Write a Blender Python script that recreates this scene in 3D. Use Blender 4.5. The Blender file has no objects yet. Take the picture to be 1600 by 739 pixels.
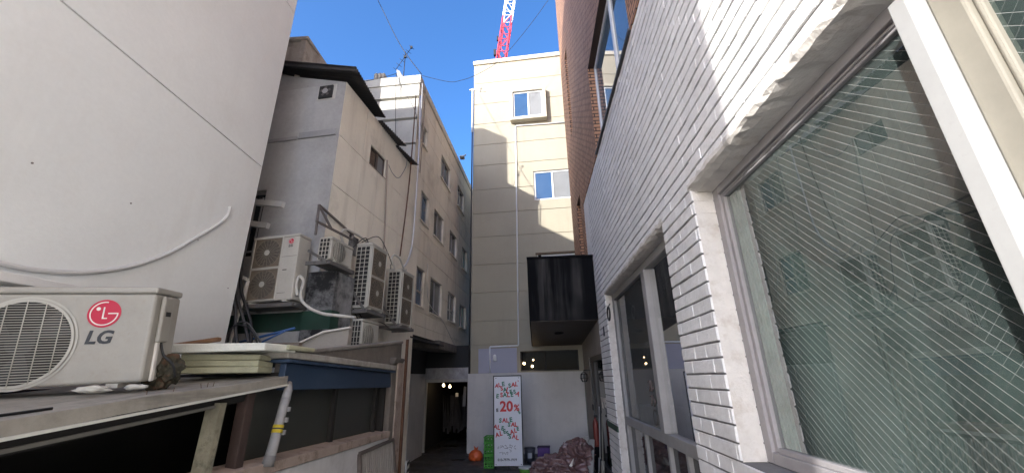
import bpy, bmesh, math, random
from mathutils import Vector, Matrix, noise
R = math.radians
random.seed(7)
scn = bpy.context.scene
COL = scn.collection

# ------------------------------------------------------------------ camera, light, exposure
cd = bpy.data.cameras.new('camera'); cam = bpy.data.objects.new('camera', cd); COL.objects.link(cam)
scn.camera = cam
cd.sensor_width = 36.0; cd.lens = 36.0 * 624.0 / 1600.0
cd.clip_start = 0.02; cd.clip_end = 2000
Xc = Vector((0.998122, -0.038909, -0.047195))
def _cam():
    z = Vector((-40, -1759.5, 624)).normalized(); y = Vector((38, 222, 624)).normalized()
    y = (y - z * y.dot(z)).normalized(); x = y.cross(z)
    # image axes in world: right, up, back
    right = Vector((x.x, y.x, z.x)); down = Vector((x.y, y.y, z.y)); fwd = Vector((x.z, y.z, z.z))
    m = Matrix((right, -down, -fwd)).transposed().to_4x4(); m.translation = Vector((0, 0, 1.7))
    return m
cam.matrix_world = _cam()
scn.render.resolution_x = 1024; scn.render.resolution_y = 472

SUN_DIR = Vector((-0.76, -1.0, 0.455)).normalized()          # towards the sun
w = bpy.data.worlds.new('World'); scn.world = w; w.use_nodes = True
nt = w.node_tree; bg = nt.nodes['Background']
sky = nt.nodes.new('ShaderNodeTexSky'); sky.sky_type = 'NISHITA'; sky.sun_disc = False
sky.sun_elevation = math.asin(SUN_DIR.z); sky.sun_rotation = math.atan2(SUN_DIR.x, SUN_DIR.y) % (2 * math.pi)
sky.air_density = 0.55; sky.dust_density = 1.8; sky.ozone_density = 3.0; sky.altitude = 100
hsv = nt.nodes.new('ShaderNodeHueSaturation'); hsv.inputs['Saturation'].default_value = 1.17; nt.links.new(sky.outputs[0], hsv.inputs['Color']); nt.links.new(hsv.outputs[0], bg.inputs[0]); bg.inputs[1].default_value = 0.15
sd = bpy.data.lights.new('sun', 'SUN'); sun = bpy.data.objects.new('sun', sd); COL.objects.link(sun)
sd.energy = 2.0; sd.angle = R(0.55); sd.color = (1.0, 0.975, 0.93)
sun.rotation_euler = (-SUN_DIR).to_track_quat('-Z', 'Y').to_euler(); sun.location = (-20, -20, 30)
vs = scn.view_settings; vs.view_transform = 'Standard'; vs.look = 'None'; vs.gamma = 1.0; vs.exposure = 2.05
try: vs.use_curve_mapping = False
except Exception: pass

# ------------------------------------------------------------------ helpers: objects
def tag(o, label=None, cat=None, group=None, kind=None):
    if label: o['label'] = label
    if cat: o['category'] = cat
    if group: o['group'] = group
    if kind: o['kind'] = kind
    return o
def thing(name, label, cat, loc=(0, 0, 0), rz=0.0, group=None):
    o = bpy.data.objects.new(name, None); COL.objects.link(o); o.empty_display_size = 0.1
    o.location = loc; o.rotation_euler = (0, 0, rz)
    return tag(o, label, cat, group)
class MB:
    """collects shapes into one mesh"""
    def __init__(s): s.bm = bmesh.new(); s.mi = 0
    def _f(s, vs_):
        try:
            f = s.bm.faces.new(vs_); f.material_index = s.mi; return f
        except ValueError: return None
    def quad(s, *p): return s._f([s.bm.verts.new(q) for q in p])
    def box(s, a, b, M=None):
        x0, y0, z0 = a; x1, y1, z1 = b
        c = [Vector(q) for q in ((x0,y0,z0),(x1,y0,z0),(x1,y1,z0),(x0,y1,z0),(x0,y0,z1),(x1,y0,z1),(x1,y1,z1),(x0,y1,z1))]
        if M: c = [M @ q for q in c]
        v = [s.bm.verts.new(q) for q in c]
        for i in ((3,2,1,0),(4,5,6,7),(0,1,5,4),(1,2,6,5),(2,3,7,6),(3,0,4,7)): s._f([v[k] for k in i])
        return s
    def bar(s, p, q, w=0.04, h=None, up=(0, 0, 1)):
        """rectangular bar from p to q"""
        h = h or w; p = Vector(p); q = Vector(q); d = (q - p).normalized(); up = Vector(up)
        if abs(d.dot(up)) > 0.95: up = Vector((1, 0, 0))
        a = d.cross(up).normalized(); b = a.cross(d).normalized()
        M = Matrix((a, d, b)).transposed().to_4x4(); M.translation = p
        return s.box((-w/2, 0, -h/2), (w/2, (q-p).length, h/2), M)
    def prism(s, poly, dirv):
        """poly list of 3D points, extruded by dirv"""
        d = Vector(dirv); a = [s.bm.verts.new(p) for p in poly]; b = [s.bm.verts.new(Vector(p) + d) for p in poly]
        s._f(a[::-1]); s._f(b); n = len(a)
        for i in range(n): s._f([a[i], a[(i+1) % n], b[(i+1) % n], b[i]])
        return s
    def tube(s, pts, r, n=8, cap=True):
        pts = [Vector(p) for p in pts]; rings = []
        rr = r if isinstance(r, (list, tuple)) else [r] * len(pts)
        prev = None
        for i, p in enumerate(pts):
            d = (pts[min(i+1, len(pts)-1)] - pts[max(i-1, 0)])
            if d.length < 1e-9: d = Vector((0, 0, 1))
            d.normalize()
            if prev is None:
                u = Vector((0, 0, 1)) if abs(d.z) < 0.9 else Vector((1, 0, 0))
                a = d.cross(u).normalized()
            else:
                a = (prev - d * prev.dot(d)).normalized()
            prev = a; b = d.cross(a)
            rings.append([s.bm.verts.new(p + (a * math.cos(2*math.pi*k/n) + b * math.sin(2*math.pi*k/n)) * rr[i]) for k in range(n)])
        for i in range(len(rings)-1):
            for k in range(n):
                f = s._f([rings[i][k], rings[i][(k+1) % n], rings[i+1][(k+1) % n], rings[i+1][k]])
                if f: f.smooth = True
        if cap: s._f(rings[0][::-1]); s._f(rings[-1])
        return s
    def disc(s, c, r, nrm=(0, -1, 0), n=32, thick=0.004):
        nv = Vector(nrm).normalized(); s.tube([Vector(c), Vector(c) + nv * thick], r, n); return s
    def ring(s, c, r, w, nrm=(0, -1, 0), n=40, a0=0, a1=360, thick=0.003, xdir=None):
        nv = Vector(nrm).normalized(); c = Vector(c)
        a = Vector((0, 0, 1)).cross(nv).normalized() if abs(nv.z) < .9 else Vector((1, 0, 0)); b = Vector((0, 0, 1)) if abs(nv.z) < .9 else Vector((0, 1, 0))
        full = (a1 - a0) >= 360; m = n if full else n + 1
        I = []; O = []
        for k in range(m):
            t = R(a0 + (a1 - a0) * k / n); dv = a * math.cos(t) + b * math.sin(t)
            I.append(s.bm.verts.new(c + dv * (r - w) + nv * thick)); O.append(s.bm.verts.new(c + dv * r + nv * thick))
        for k in range(n):
            j = (k + 1) % m; s._f([I[k], O[k], O[j], I[j]])
        return s
    def lathe(s, prof, c=(0, 0, 0), n=24):
        c = Vector(c); rings = []
        for r, z in prof:
            rings.append([s.bm.verts.new(c + Vector((r*math.cos(2*math.pi*k/n), r*math.sin(2*math.pi*k/n), z))) for k in range(n)])
        for i in range(len(rings)-1):
            for k in range(n):
                f = s._f([rings[i][k], rings[i][(k+1) % n], rings[i+1][(k+1) % n], rings[i+1][k]])
                if f: f.smooth = True
        s._f(rings[0][::-1]); s._f(rings[-1]); return s
    def wall(s, us, vs_, depth, M=None, back=None):
        """height-field wall: us, vs_ breakpoints, depth(u,v) -> depth behind the plane or None for a hole; local x=u, y=into, z=v"""
        us = sorted(set(round(u, 4) for u in us)); vs_ = sorted(set(round(v, 4) for v in vs_))
        P = lambda u, d, v: (M @ Vector((u, d, v))) if M else Vector((u, d, v))
        nu, nv = len(us)-1, len(vs_)-1
        D = [[depth((us[i]+us[i+1])/2, (vs_[j]+vs_[j+1])/2) for j in range(nv)] for i in range(nu)]
        for i in range(nu):
            for j in range(nv):
                d = D[i][j]; u0, u1, v0, v1 = us[i], us[i+1], vs_[j], vs_[j+1]
                if d is not None: s.quad(P(u0, d, v0), P(u1, d, v0), P(u1, d, v1), P(u0, d, v1))
                for (ii, jj, e) in ((i+1, j, 'r'), (i, j+1, 't')):
                    if ii >= nu or jj >= nv: continue
                    a = d if d is not None else s.rev; b = D[ii][jj] if D[ii][jj] is not None else s.rev
                    if abs(a - b) < 1e-6: continue
                    if e == 'r': s.quad(P(u1, a, v0), P(u1, b, v0), P(u1, b, v1), P(u1, a, v1))
                    else: s.quad(P(u0, a, v1), P(u1, a, v1), P(u1, b, v1), P(u0, b, v1))
        return s
    rev = 0.15
    def jitter(s, amt, seed=0):
        rnd = random.Random(seed)
        for v in s.bm.verts: v.co += Vector((rnd.uniform(-1, 1), rnd.uniform(-1, 1), rnd.uniform(-1, 1))) * amt
        return s
    def done(s, name, mats, parent=None, bevel=0, seg=2, loc=None, smooth=False, norm=True):
        if norm: bmesh.ops.recalc_face_normals(s.bm, faces=s.bm.faces)
        me = bpy.data.meshes.new(name)
        if loc is not None:
            L = Vector(loc)
            for v in s.bm.verts: v.co -= L
        s.bm.to_mesh(me); s.bm.free()
        o = bpy.data.objects.new(name, me); COL.objects.link(o)
        for m in (mats if isinstance(mats, (list, tuple)) else [mats]): me.materials.append(m)
        if smooth:
            for p in me.polygons: p.use_smooth = True
        if parent: o.parent = parent
        if loc is not None: o.location = loc
        if bevel:
            b = o.modifiers.new('bevel', 'BEVEL'); b.width = bevel; b.segments = seg; b.limit_method = 'ANGLE'; b.angle_limit = R(40)
        return o
def children(o): return [c for c in bpy.data.objects if c.parent == o]
def copy_tree(o, parent=None):
    c = o.copy(); COL.objects.link(c); c.parent = parent
    for ch in children(o): copy_tree(ch, c)
    return c
def text_bm(mb, body, size, M, offset=0.0, shear=0.0, ext=0.0015, align='CENTER'):
    cu = bpy.data.curves.new('lettering', 'FONT'); cu.body = body; cu.size = size; cu.offset = offset; cu.shear = shear
    cu.align_x = align; cu.align_y = 'CENTER'; cu.extrude = ext; cu.resolution_u = 3
    ob = bpy.data.objects.new('lettering', cu); COL.objects.link(ob)
    dg = bpy.context.evaluated_depsgraph_get(); me = bpy.data.meshes.new_from_object(ob.evaluated_get(dg))
    me.transform(M)
    n0 = len(mb.bm.faces); mb.bm.from_mesh(me); mb.bm.faces.ensure_lookup_table()
    for f in mb.bm.faces[n0:]: f.material_index = mb.mi
    bpy.data.objects.remove(ob); bpy.data.curves.remove(cu); bpy.data.meshes.remove(me)
FR = Matrix.Rotation(R(90), 4, 'X')           # text plane standing up, facing -y
def TM(x, y, z, rot=0): return Matrix.Translation((x, y, z)) @ FR @ Matrix.Rotation(R(rot), 4, 'Z')
def sag(p, q, drop, n=14):
    p = Vector(p); q = Vector(q)
    return [p.lerp(q, i/n) - Vector((0, 0, drop * 4 * (i/n) * (1 - i/n))) for i in range(n+1)]
def smooth_path(pts, n=6):
    pts = [Vector(p) for p in pts]; out = []
    for i in range(len(pts)-1):
        p0 = pts[max(i-1, 0)]; p1 = pts[i]; p2 = pts[i+1]; p3 = pts[min(i+2, len(pts)-1)]
        for k in range(n):
            t = k/n
            out.append(0.5*((2*p1) + (p2-p0)*t + (2*p0-5*p1+4*p2-p3)*t*t + (3*p1-p0-3*p2+p3)*t**3))
    return out + [pts[-1]]

# ------------------------------------------------------------------ helpers: materials
class N:
    def __init__(s, name):
        s.m = bpy.data.materials.new(name); s.m.use_nodes = True; s.t = s.m.node_tree
        s.b = s.t.nodes['Principled BSDF']; s.out = s.t.nodes['Material Output']
    def n(s, typ, **k):
        x = s.t.nodes.new(typ)
        for a, v in k.items(): setattr(x, a, v)
        return x
    def l(s, a, b): s.t.links.new(a, b)
    def coords(s, scale=(1, 1, 1)):
        tc = s.n('ShaderNodeTexCoord'); oi = s.n('ShaderNodeObjectInfo')
        mu = s.n('ShaderNodeMath', operation='MULTIPLY'); s.l(oi.outputs['Random'], mu.inputs[0]); mu.inputs[1].default_value = 37.0
        ad = s.n('ShaderNodeVectorMath', operation='ADD'); s.l(tc.outputs['Object'], ad.inputs[0]); s.l(mu.outputs[0], ad.inputs[1])
        mp = s.n('ShaderNodeMapping'); mp.inputs['Scale'].default_value = scale; s.l(ad.outputs[0], mp.inputs[0])
        return mp.outputs[0]
    def noise(s, scale, vec, detail=5, rough=0.6):
        x = s.n('ShaderNodeTexNoise'); x.inputs['Scale'].default_value = scale; x.inputs['Detail'].default_value = detail; x.inputs['Roughness'].default_value = rough
        s.l(vec, x.inputs['Vector']); return x.outputs['Fac']
    def ramp(s, fac, stops):
        x = s.n('ShaderNodeValToRGB'); e = x.color_ramp.elements
        e[0].position, e[0].color = stops[0][0], (*[stops[0][1]]*3, 1) if not isinstance(stops[0][1], tuple) else (*stops[0][1], 1)
        e[1].position, e[1].color = stops[1][0], (*[stops[1][1]]*3, 1) if not isinstance(stops[1][1], tuple) else (*stops[1][1], 1)
        s.l(fac, x.inputs[0]); return x.outputs[0]
    def mix(s, fac, a, b, blend='MIX'):
        x = s.n('ShaderNodeMix', data_type='RGBA', blend_type=blend)
        for val, i in ((fac, 0), (a, 6), (b, 7)):
            if isinstance(val, (int, float)): x.inputs[i].default_value = val
            elif isinstance(val, tuple): x.inputs[i].default_value = (*val, 1)
            else: s.l(val, x.inputs[i])
        return x.outputs[2]
MATS = {}
def mat(name, col, rough=0.7, var=0.2, vs=2.5, streak=0.0, scol=(0.06, 0.055, 0.05), sscale=(9, 9, 0.7), blot=0.0, bcol=(0.08, 0.07, 0.06), bs=4.0,
        bump=0.15, bscale=60, metal=0.0, spec=0.5, speck=0.0, blo=(.52, .66)):
    if name in MATS: return MATS[name]
    s = N(name); v = s.coords(); c = (*col,)
    a = s.noise(vs, v, 6, 0.65)
    dk = tuple(x * (1 - var) for x in col); lt = tuple(min(1, x * (1 + var * 0.6)) for x in col)
    out = s.ramp(a, [(0.3, dk), (0.7, lt)])
    fine = s.noise(bscale * 0.6, v, 3, 0.7)
    out = s.mix(0.25 * min(1, var * 2 + .1), out, s.ramp(fine, [(0.35, 0.5), (0.65, 1.0)]), 'MULTIPLY')
    if streak:
        sv = s.coords(sscale); st = s.noise(1.0, sv, 5, 0.6)
        big = s.noise(1.2, v, 2, 0.5)
        f = s.n('ShaderNodeMath', operation='MULTIPLY'); s.l(s.ramp(st, [(0.5, 0.0), (0.72, 1.0)]), f.inputs[0]); s.l(s.ramp(big, [(0.35, 0.15), (0.65, 1.0)]), f.inputs[1])
        g = s.n('ShaderNodeMath', operation='MULTIPLY'); s.l(f.outputs[0], g.inputs[0]); g.inputs[1].default_value = streak
        out = s.mix(g.outputs[0], out, scol)
    if blot:
        bn = s.noise(bs, v, 8, 0.7); g = s.n('ShaderNodeMath', operation='MULTIPLY')
        s.l(s.ramp(bn, [(blo[0], 0.0), (blo[1], 1.0)]), g.inputs[0]); g.inputs[1].default_value = blot
        out = s.mix(g.outputs[0], out, bcol)
    if speck:
        sp = s.noise(45, v, 2, 0.5); g = s.n('ShaderNodeMath', operation='MULTIPLY')
        s.l(s.ramp(sp, [(0.66, 0.0), (0.72, 1.0)]), g.inputs[0]); g.inputs[1].default_value = speck
        out = s.mix(g.outputs[0], out, bcol)
    s.l(out, s.b.inputs['Base Color'])
    rr = s.n('ShaderNodeMapRange'); s.l(a, rr.inputs[0]); rr.inputs[3].default_value = max(0, rough - 0.12); rr.inputs[4].default_value = min(1, rough + 0.12)
    s.l(rr.outputs[0], s.b.inputs['Roughness'])
    s.b.inputs['Metallic'].default_value = metal; s.b.inputs['Specular IOR Level'].default_value = spec
    if bump:
        bp = s.n('ShaderNodeBump'); bp.inputs['Strength'].default_value = bump; bp.inputs['Distance'].default_value = 0.01
        mixh = s.n('ShaderNodeMath', operation='ADD'); s.l(s.noise(bscale, v, 4, 0.65), mixh.inputs[0]); s.l(a, mixh.inputs[1])
        s.l(mixh.outputs[0], bp.inputs['Height']); s.l(bp.outputs[0], s.b.inputs['Normal'])
    MATS[name] = s.m; return s.m
def glass_dark(name, col=(0.015, 0.02, 0.022), rough=0.04, spec=0.6, dust=0.04):
    s = N(name); v = s.coords(); n1 = s.noise(3, v, 5)
    s.l(s.mix(s.ramp(n1, [(0.35, 0.0), (0.75, dust)]), col, (0.6, 0.6, 0.58)), s.b.inputs['Base Color'])
    rr = s.n('ShaderNodeMapRange'); s.l(n1, rr.inputs[0]); rr.inputs[3].default_value = rough * 0.5; rr.inputs[4].default_value = rough * 2
    s.l(rr.outputs[0], s.b.inputs['Roughness']); s.b.inputs['Specular IOR Level'].default_value = spec
    bp = s.n('ShaderNodeBump'); bp.inputs['Strength'].default_value = 0.02; s.l(s.noise(1.5, v, 2), bp.inputs['Height']); s.l(bp.outputs[0], s.b.inputs['Normal'])
    return s.m
def emit(name, col, st):
    s = N(name); s.b.inputs['Base Color'].default_value = (*col, 1); s.b.inputs['Emission Color'].default_value = (*col, 1); s.b.inputs['Emission Strength'].default_value = st
    return s.m

WHITE_RENDER = mat('white_render', (0.785, 0.80, 0.775), 0.8, 0.06, 0.7, streak=0.32, scol=(0.60, 0.57, 0.52), sscale=(3.5, 3.5, .3), blot=.12, bcol=(.62, .6, .55), bs=2.2, bump=0.12, bscale=45)
CREAM = mat('cream_panel_paint', (0.385, 0.345, 0.26), 0.75, 0.08, 0.8, streak=0.3, scol=(0.26, 0.23, 0.17), sscale=(5, 5, .3), bump=0.08, bscale=40)
AGED = mat('aged_cream_paint', (0.80, 0.745, 0.63), 0.8, 0.10, 0.9, streak=0.45, scol=(0.42, 0.37, 0.29), sscale=(6, 6, .5), blot=0.5, bcol=(0.40, 0.36, 0.29), bs=1.1, bump=0.12, bscale=35)
AGED_W = mat('aged_white_paint', (0.58, 0.56, 0.50), 0.8, 0.1, 1.0, streak=0.55, scol=(0.33, 0.3, 0.26), sscale=(7, 7, .5), blot=0.3, bcol=(0.34, 0.31, 0.27), bs=2.2, bump=0.15, bscale=35)
GREYR = mat('grey_cement_render', (0.40, 0.395, 0.385), 0.85, 0.28, 0.9, streak=0.75, scol=(0.42, 0.43, 0.44), sscale=(2.2, 2.2, .35), blot=0.4, bcol=(0.17, 0.17, 0.17), bs=1.1, bump=0.25, bscale=30)
SOOT = mat('sooty_render', (0.26, 0.26, 0.26), 0.9, 0.3, 3, streak=.6, scol=(.03, .03, .03), sscale=(5, 5, 1.2), blot=1.0, bcol=(0.012, 0.012, 0.013), bs=1.9, bump=0.3, bscale=25, blo=(.42, .58))
GREEN_BAND = mat('dark_green_paint', (0.012, 0.05, 0.032), 0.7, 0.3, 3, blot=.3, bcol=(.03, .03, .03))
CONC = mat('weathered_concrete', (0.19, 0.165, 0.14), 0.9, 0.3, 2.2, streak=0.6, scol=(0.08, 0.07, 0.06), sscale=(8, 8, .8), blot=0.5, bcol=(0.1, 0.09, 0.08), bs=5, bump=0.5, bscale=28)
CONC_L = mat('pale_concrete', (0.42, 0.39, 0.34), 0.9, 0.2, 2.2, streak=0.5, scol=(0.15, 0.13, 0.11), blot=0.5, bcol=(0.14, 0.12, 0.1), bs=4, bump=0.4, bscale=28)
LOW_WHITE = mat('scuffed_white_wall_paint', (0.66, 0.65, 0.64), 0.85, 0.15, 2, blot=0.35, bcol=(0.28, 0.26, 0.25), bs=3, streak=.3, scol=(.25, .23, .21), bump=0.3, bscale=30)
PINK = mat('peeling_pink_paint', (0.41, 0.325, 0.27), 0.85, 0.15, 3, blot=0.8, bcol=(0.15, 0.11, 0.085), bs=7, bump=0.35, bscale=30)
BLOCKW = mat('white_painted_block', (0.62, 0.59, 0.56), 0.85, 0.08, 1.2, streak=.25, scol=(.36, .33, .31), blot=0.15, bcol=(.36, .33, .31), bump=0.2, bscale=30)
BRICKW = mat('white_painted_brick', (0.76, 0.75, 0.74), 0.75, 0.12, 2.0, streak=.3, scol=(.5, .48, .45), sscale=(5, 5, .6), blot=0.22, bcol=(0.42, 0.40, 0.37), bs=6, bump=0.45, bscale=32, speck=.2)
MORTAR = mat('grey_joint_mortar', (0.17, 0.165, 0.165), 0.95, 0.25, 6, bump=0.4)
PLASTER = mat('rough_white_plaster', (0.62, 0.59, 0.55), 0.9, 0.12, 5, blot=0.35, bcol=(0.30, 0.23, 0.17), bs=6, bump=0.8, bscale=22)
GPLASTER = mat('grey_beige_plaster', (0.33, 0.30, 0.27), 0.9, 0.15, 2, bump=0.4, bscale=30)
METAL_BK = mat('black_sheet_metal', (0.008, 0.008, 0.009), 0.85, 0.3, 2, spec=0.08, streak=0.3, scol=(0.09, 0.085, 0.08), sscale=(5, 5, .25), bump=0.04)
CORR_BK = mat('dark_corrugated_sheet', (0.035, 0.033, 0.032), 0.7, 0.35, 2, streak=.3, scol=(.09, .07, .06), bump=0.1)
ALU_W = mat('white_aluminium', (0.34, 0.34, 0.335), 0.4, 0.05, 4, bump=0.02, speck=.05)
ALU_G = mat('grey_aluminium', (0.30, 0.285, 0.29), 0.5, 0.12, 4, bump=0.05, blot=.2, bcol=(.17, .16, .16), bs=10)
ALU_BEIGE = mat('cream_aluminium', (0.22, 0.205, 0.17), 0.5, 0.1, 4, bump=0.03)
PVC_W = mat('white_pvc', (0.76, 0.77, 0.78), 0.45, 0.04, 4, bump=0.02)
ACW = mat('ac_cream_casing', (0.36, 0.34, 0.295), 0.5, 0.10, 2.0, streak=0.45, scol=(0.34, 0.30, 0.24), sscale=(9, 9, 1.0), blot=0.3, bcol=(0.23, 0.19, 0.14), bs=4, bump=0.05, speck=.12)
ACG = mat('ac_aged_casing', (0.46, 0.44, 0.39), 0.55, 0.12, 2.0, streak=0.4, scol=(0.28, 0.25, 0.2), blot=0.3, bcol=(0.3, 0.27, 0.22), bs=4, bump=0.06)
ACDARK = mat('ac_dark_interior', (0.02, 0.019, 0.018), 0.7, 0.3, 6, bump=0.1)
FANTAN = mat('ac_dusty_fan', (0.17, 0.135, 0.10), 0.75, 0.3, 6, bump=0.1)
GRILLE = mat('ac_grille_plastic', (0.46, 0.44, 0.38), 0.5, 0.1, 5, bump=0.03)
LG_RED = mat('badge_red', (0.50, 0.012, 0.045), 0.45, 0.05, 5, bump=0.0)
LG_WHITE = mat('badge_white', (0.72, 0.68, 0.62), 0.5, 0.05, 5, bump=0.0)
LG_GREY = mat('badge_grey', (0.035, 0.038, 0.042), 0.5, 0.05, 5, bump=0.0)
STEEL = mat('grey_steel_angle', (0.12, 0.115, 0.11), 0.55, 0.25, 5, blot=0.4, bcol=(0.12, 0.065, 0.035), bs=8, bump=0.1)
RUST = mat('rusty_steel', (0.12, 0.055, 0.03), 0.85, 0.35, 6, bump=0.3)
WOOD = mat('weathered_wood', (0.17, 0.12, 0.075), 0.85, 0.3, 4, streak=.4, sscale=(18, 18, 1.2), bump=0.3)
WOODGREY = mat('grey_weathered_board', (0.33, 0.305, 0.26), 0.9, 0.35, 3, streak=.9, scol=(.14, .13, .11), sscale=(22, 1.6, 22), blot=0.6, bcol=(0.15, 0.14, 0.12), bs=3, bump=0.4, bscale=25)
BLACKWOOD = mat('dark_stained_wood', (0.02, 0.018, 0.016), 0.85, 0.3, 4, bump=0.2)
FOAM = mat('yellowed_foam', (0.43, 0.415, 0.28), 0.9, 0.15, 4, blot=0.35, bcol=(0.24, 0.22, 0.14), bs=5, bump=0.4, bscale=45)
FOAMW = mat('white_foam', (0.66, 0.66, 0.58), 0.9, 0.1, 4, blot=0.25, bcol=(0.4, 0.38, 0.28), bs=4, bump=0.4, bscale=45)
BLUE = mat('faded_blue_paint', (0.022, 0.045, 0.088), 0.6, 0.2, 2, streak=.3, scol=(.03, .05, .09), blot=.25, bcol=(.06, .08, .12), bump=0.08)
PIPEG = mat('grey_pvc_pipe', (0.30, 0.29, 0.28), 0.6, 0.15, 3, blot=.4, bcol=(.22, .2, .18), bs=7, bump=.1)
YELLOW = mat('yellow_sticker', (0.6, 0.45, 0.03), 0.6, 0.1)
CABLE_BK = mat('black_cable', (0.015, 0.015, 0.016), 0.6, 0.2, bump=0)
CABLE_W = mat('off_white_insulation', (0.52, 0.50, 0.45), 0.75, 0.15, 6, bump=0.2)
CABLE_G = mat('grey_conduit', (0.36, 0.36, 0.37), 0.5, 0.15, 6, bump=0.1)
SILVER = mat('ribbed_silver_conduit', (0.6, 0.6, 0.62), 0.35, 0.1, 6, bump=0.1, metal=0.6)
PURP_PANEL = mat('lilac_grey_panel', (0.40, 0.395, 0.47), 0.6, 0.05, 1, bump=0.03)
WOOD_SOF = mat('dark_soffit_boards', (0.075, 0.06, 0.05), 0.6, 0.3, 3, streak=.3, scol=(.03, .025, .02), sscale=(1, 14, 14), bump=0.1)
BLACK_T = mat('shop_black', (0.01, 0.01, 0.011), 0.6, 0.2, bump=0.05)
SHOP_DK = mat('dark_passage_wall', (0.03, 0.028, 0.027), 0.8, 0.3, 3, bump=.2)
G_SKY = glass_dark('window_glass_sky', (0.025, 0.075, 0.17), 0.03, 0.6, 0.02)  # sky reflection put into the pane as a blue base colour
G_DARK = glass_dark('window_glass_dark')
G_GREY = glass_dark('window_glass_frosted', (0.18, 0.19, 0.19), 0.15, 0.5, 0.1)
G_TEAL = glass_dark('window_glass_teal', (0.05, 0.22, 0.21), 0.06, 0.6, 0.05)
CURTAIN = mat('pale_blind', (0.21, 0.215, 0.22), 0.8, 0.08, 3, bump=.05)
BANNER = mat('banner_sheet', (0.66, 0.67, 0.72), 0.5, 0.03, 2, bump=.03)
P_RED = mat('print_red', (0.55, 0.03, 0.03), 0.5, 0.05, bump=0)
P_GREEN = mat('print_green', (0.02, 0.16, 0.09), 0.5, 0.05, bump=0)
P_DARK = mat('print_dark_grey', (0.035, 0.035, 0.045), 0.5, 0.05, bump=0)
CRATE_G = mat('green_plastic', (0.045, 0.28, 0.02), 0.5, 0.12, 4, bump=.03)
BAG_O = mat('orange_plastic_bag', (0.72, 0.13, 0.03), 0.4, 0.1, 6, bump=.3, bscale=14)
TUB_P = mat('purple_plastic', (0.075, 0.025, 0.17), 0.5, 0.15, 4, bump=.03)
TUB_G = mat('slate_plastic', (0.10, 0.11, 0.14), 0.5, 0.3, 4, bump=.05)
SHEET = mat('dusty_pink_plastic_sheet', (0.17, 0.095, 0.09), 0.25, 0.35, 5, blot=.6, bcol=(.48, .40, .39), bs=3.5, bump=.35, bscale=14)
CR_RED = mat('crane_red', (0.62, 0.045, 0.06), 0.5, 0.1, bump=0)
CR_WHITE = mat('crane_white', (0.85, 0.85, 0.85), 0.5, 0.05, bump=0)
TERRA = mat('red_plastic', (0.17, 0.03, 0.022), 0.5, 0.15, bump=.02)
LAMP_ON = emit('warm_bulb_glow', (1.0, 0.72, 0.38), 5)

def brick_mat():
    s = N('brown_brick'); tc = s.n('ShaderNodeTexCoord'); sp = s.n('ShaderNodeSeparateXYZ'); s.l(tc.outputs['Object'], sp.inputs[0])
    ad = s.n('ShaderNodeMath', operation='ADD'); s.l(sp.outputs[0], ad.inputs[0]); s.l(sp.outputs[1], ad.inputs[1])
    cb = s.n('ShaderNodeCombineXYZ'); s.l(ad.outputs[0], cb.inputs[0]); s.l(sp.outputs[2], cb.inputs[1])
    br = s.n('ShaderNodeTexBrick'); s.l(cb.outputs[0], br.inputs['Vector'])
    br.inputs['Color1'].default_value = (0.54, 0.29, 0.17, 1); br.inputs['Color2'].default_value = (0.38, 0.20, 0.115, 1); br.inputs['Mortar'].default_value = (0.075, 0.05, 0.04, 1)
    br.inputs['Scale'].default_value = 1.0; br.inputs['Brick Width'].default_value = 0.2; br.inputs['Row Height'].default_value = 0.072
    br.inputs['Mortar Size'].default_value = 0.011; br.inputs['Bias'].default_value = -0.1
    v = s.coords(); n1 = s.noise(1.3, v, 4)
    s.l(s.mix(0.5, br.outputs['Color'], s.ramp(n1, [(0.3, 0.65), (0.7, 1.0)]), 'MULTIPLY'), s.b.inputs['Base Color'])
    s.b.inputs['Roughness'].default_value = 0.85
    bp = s.n('ShaderNodeBump'); bp.inputs['Strength'].default_value = 0.6; bp.inputs['Distance'].default_value = 0.006; bp.invert = True
    s.l(br.outputs['Fac'], bp.inputs['Height']); s.l(bp.outputs[0], s.b.inputs['Normal'])
    return s.m
BROWN = brick_mat()
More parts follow.
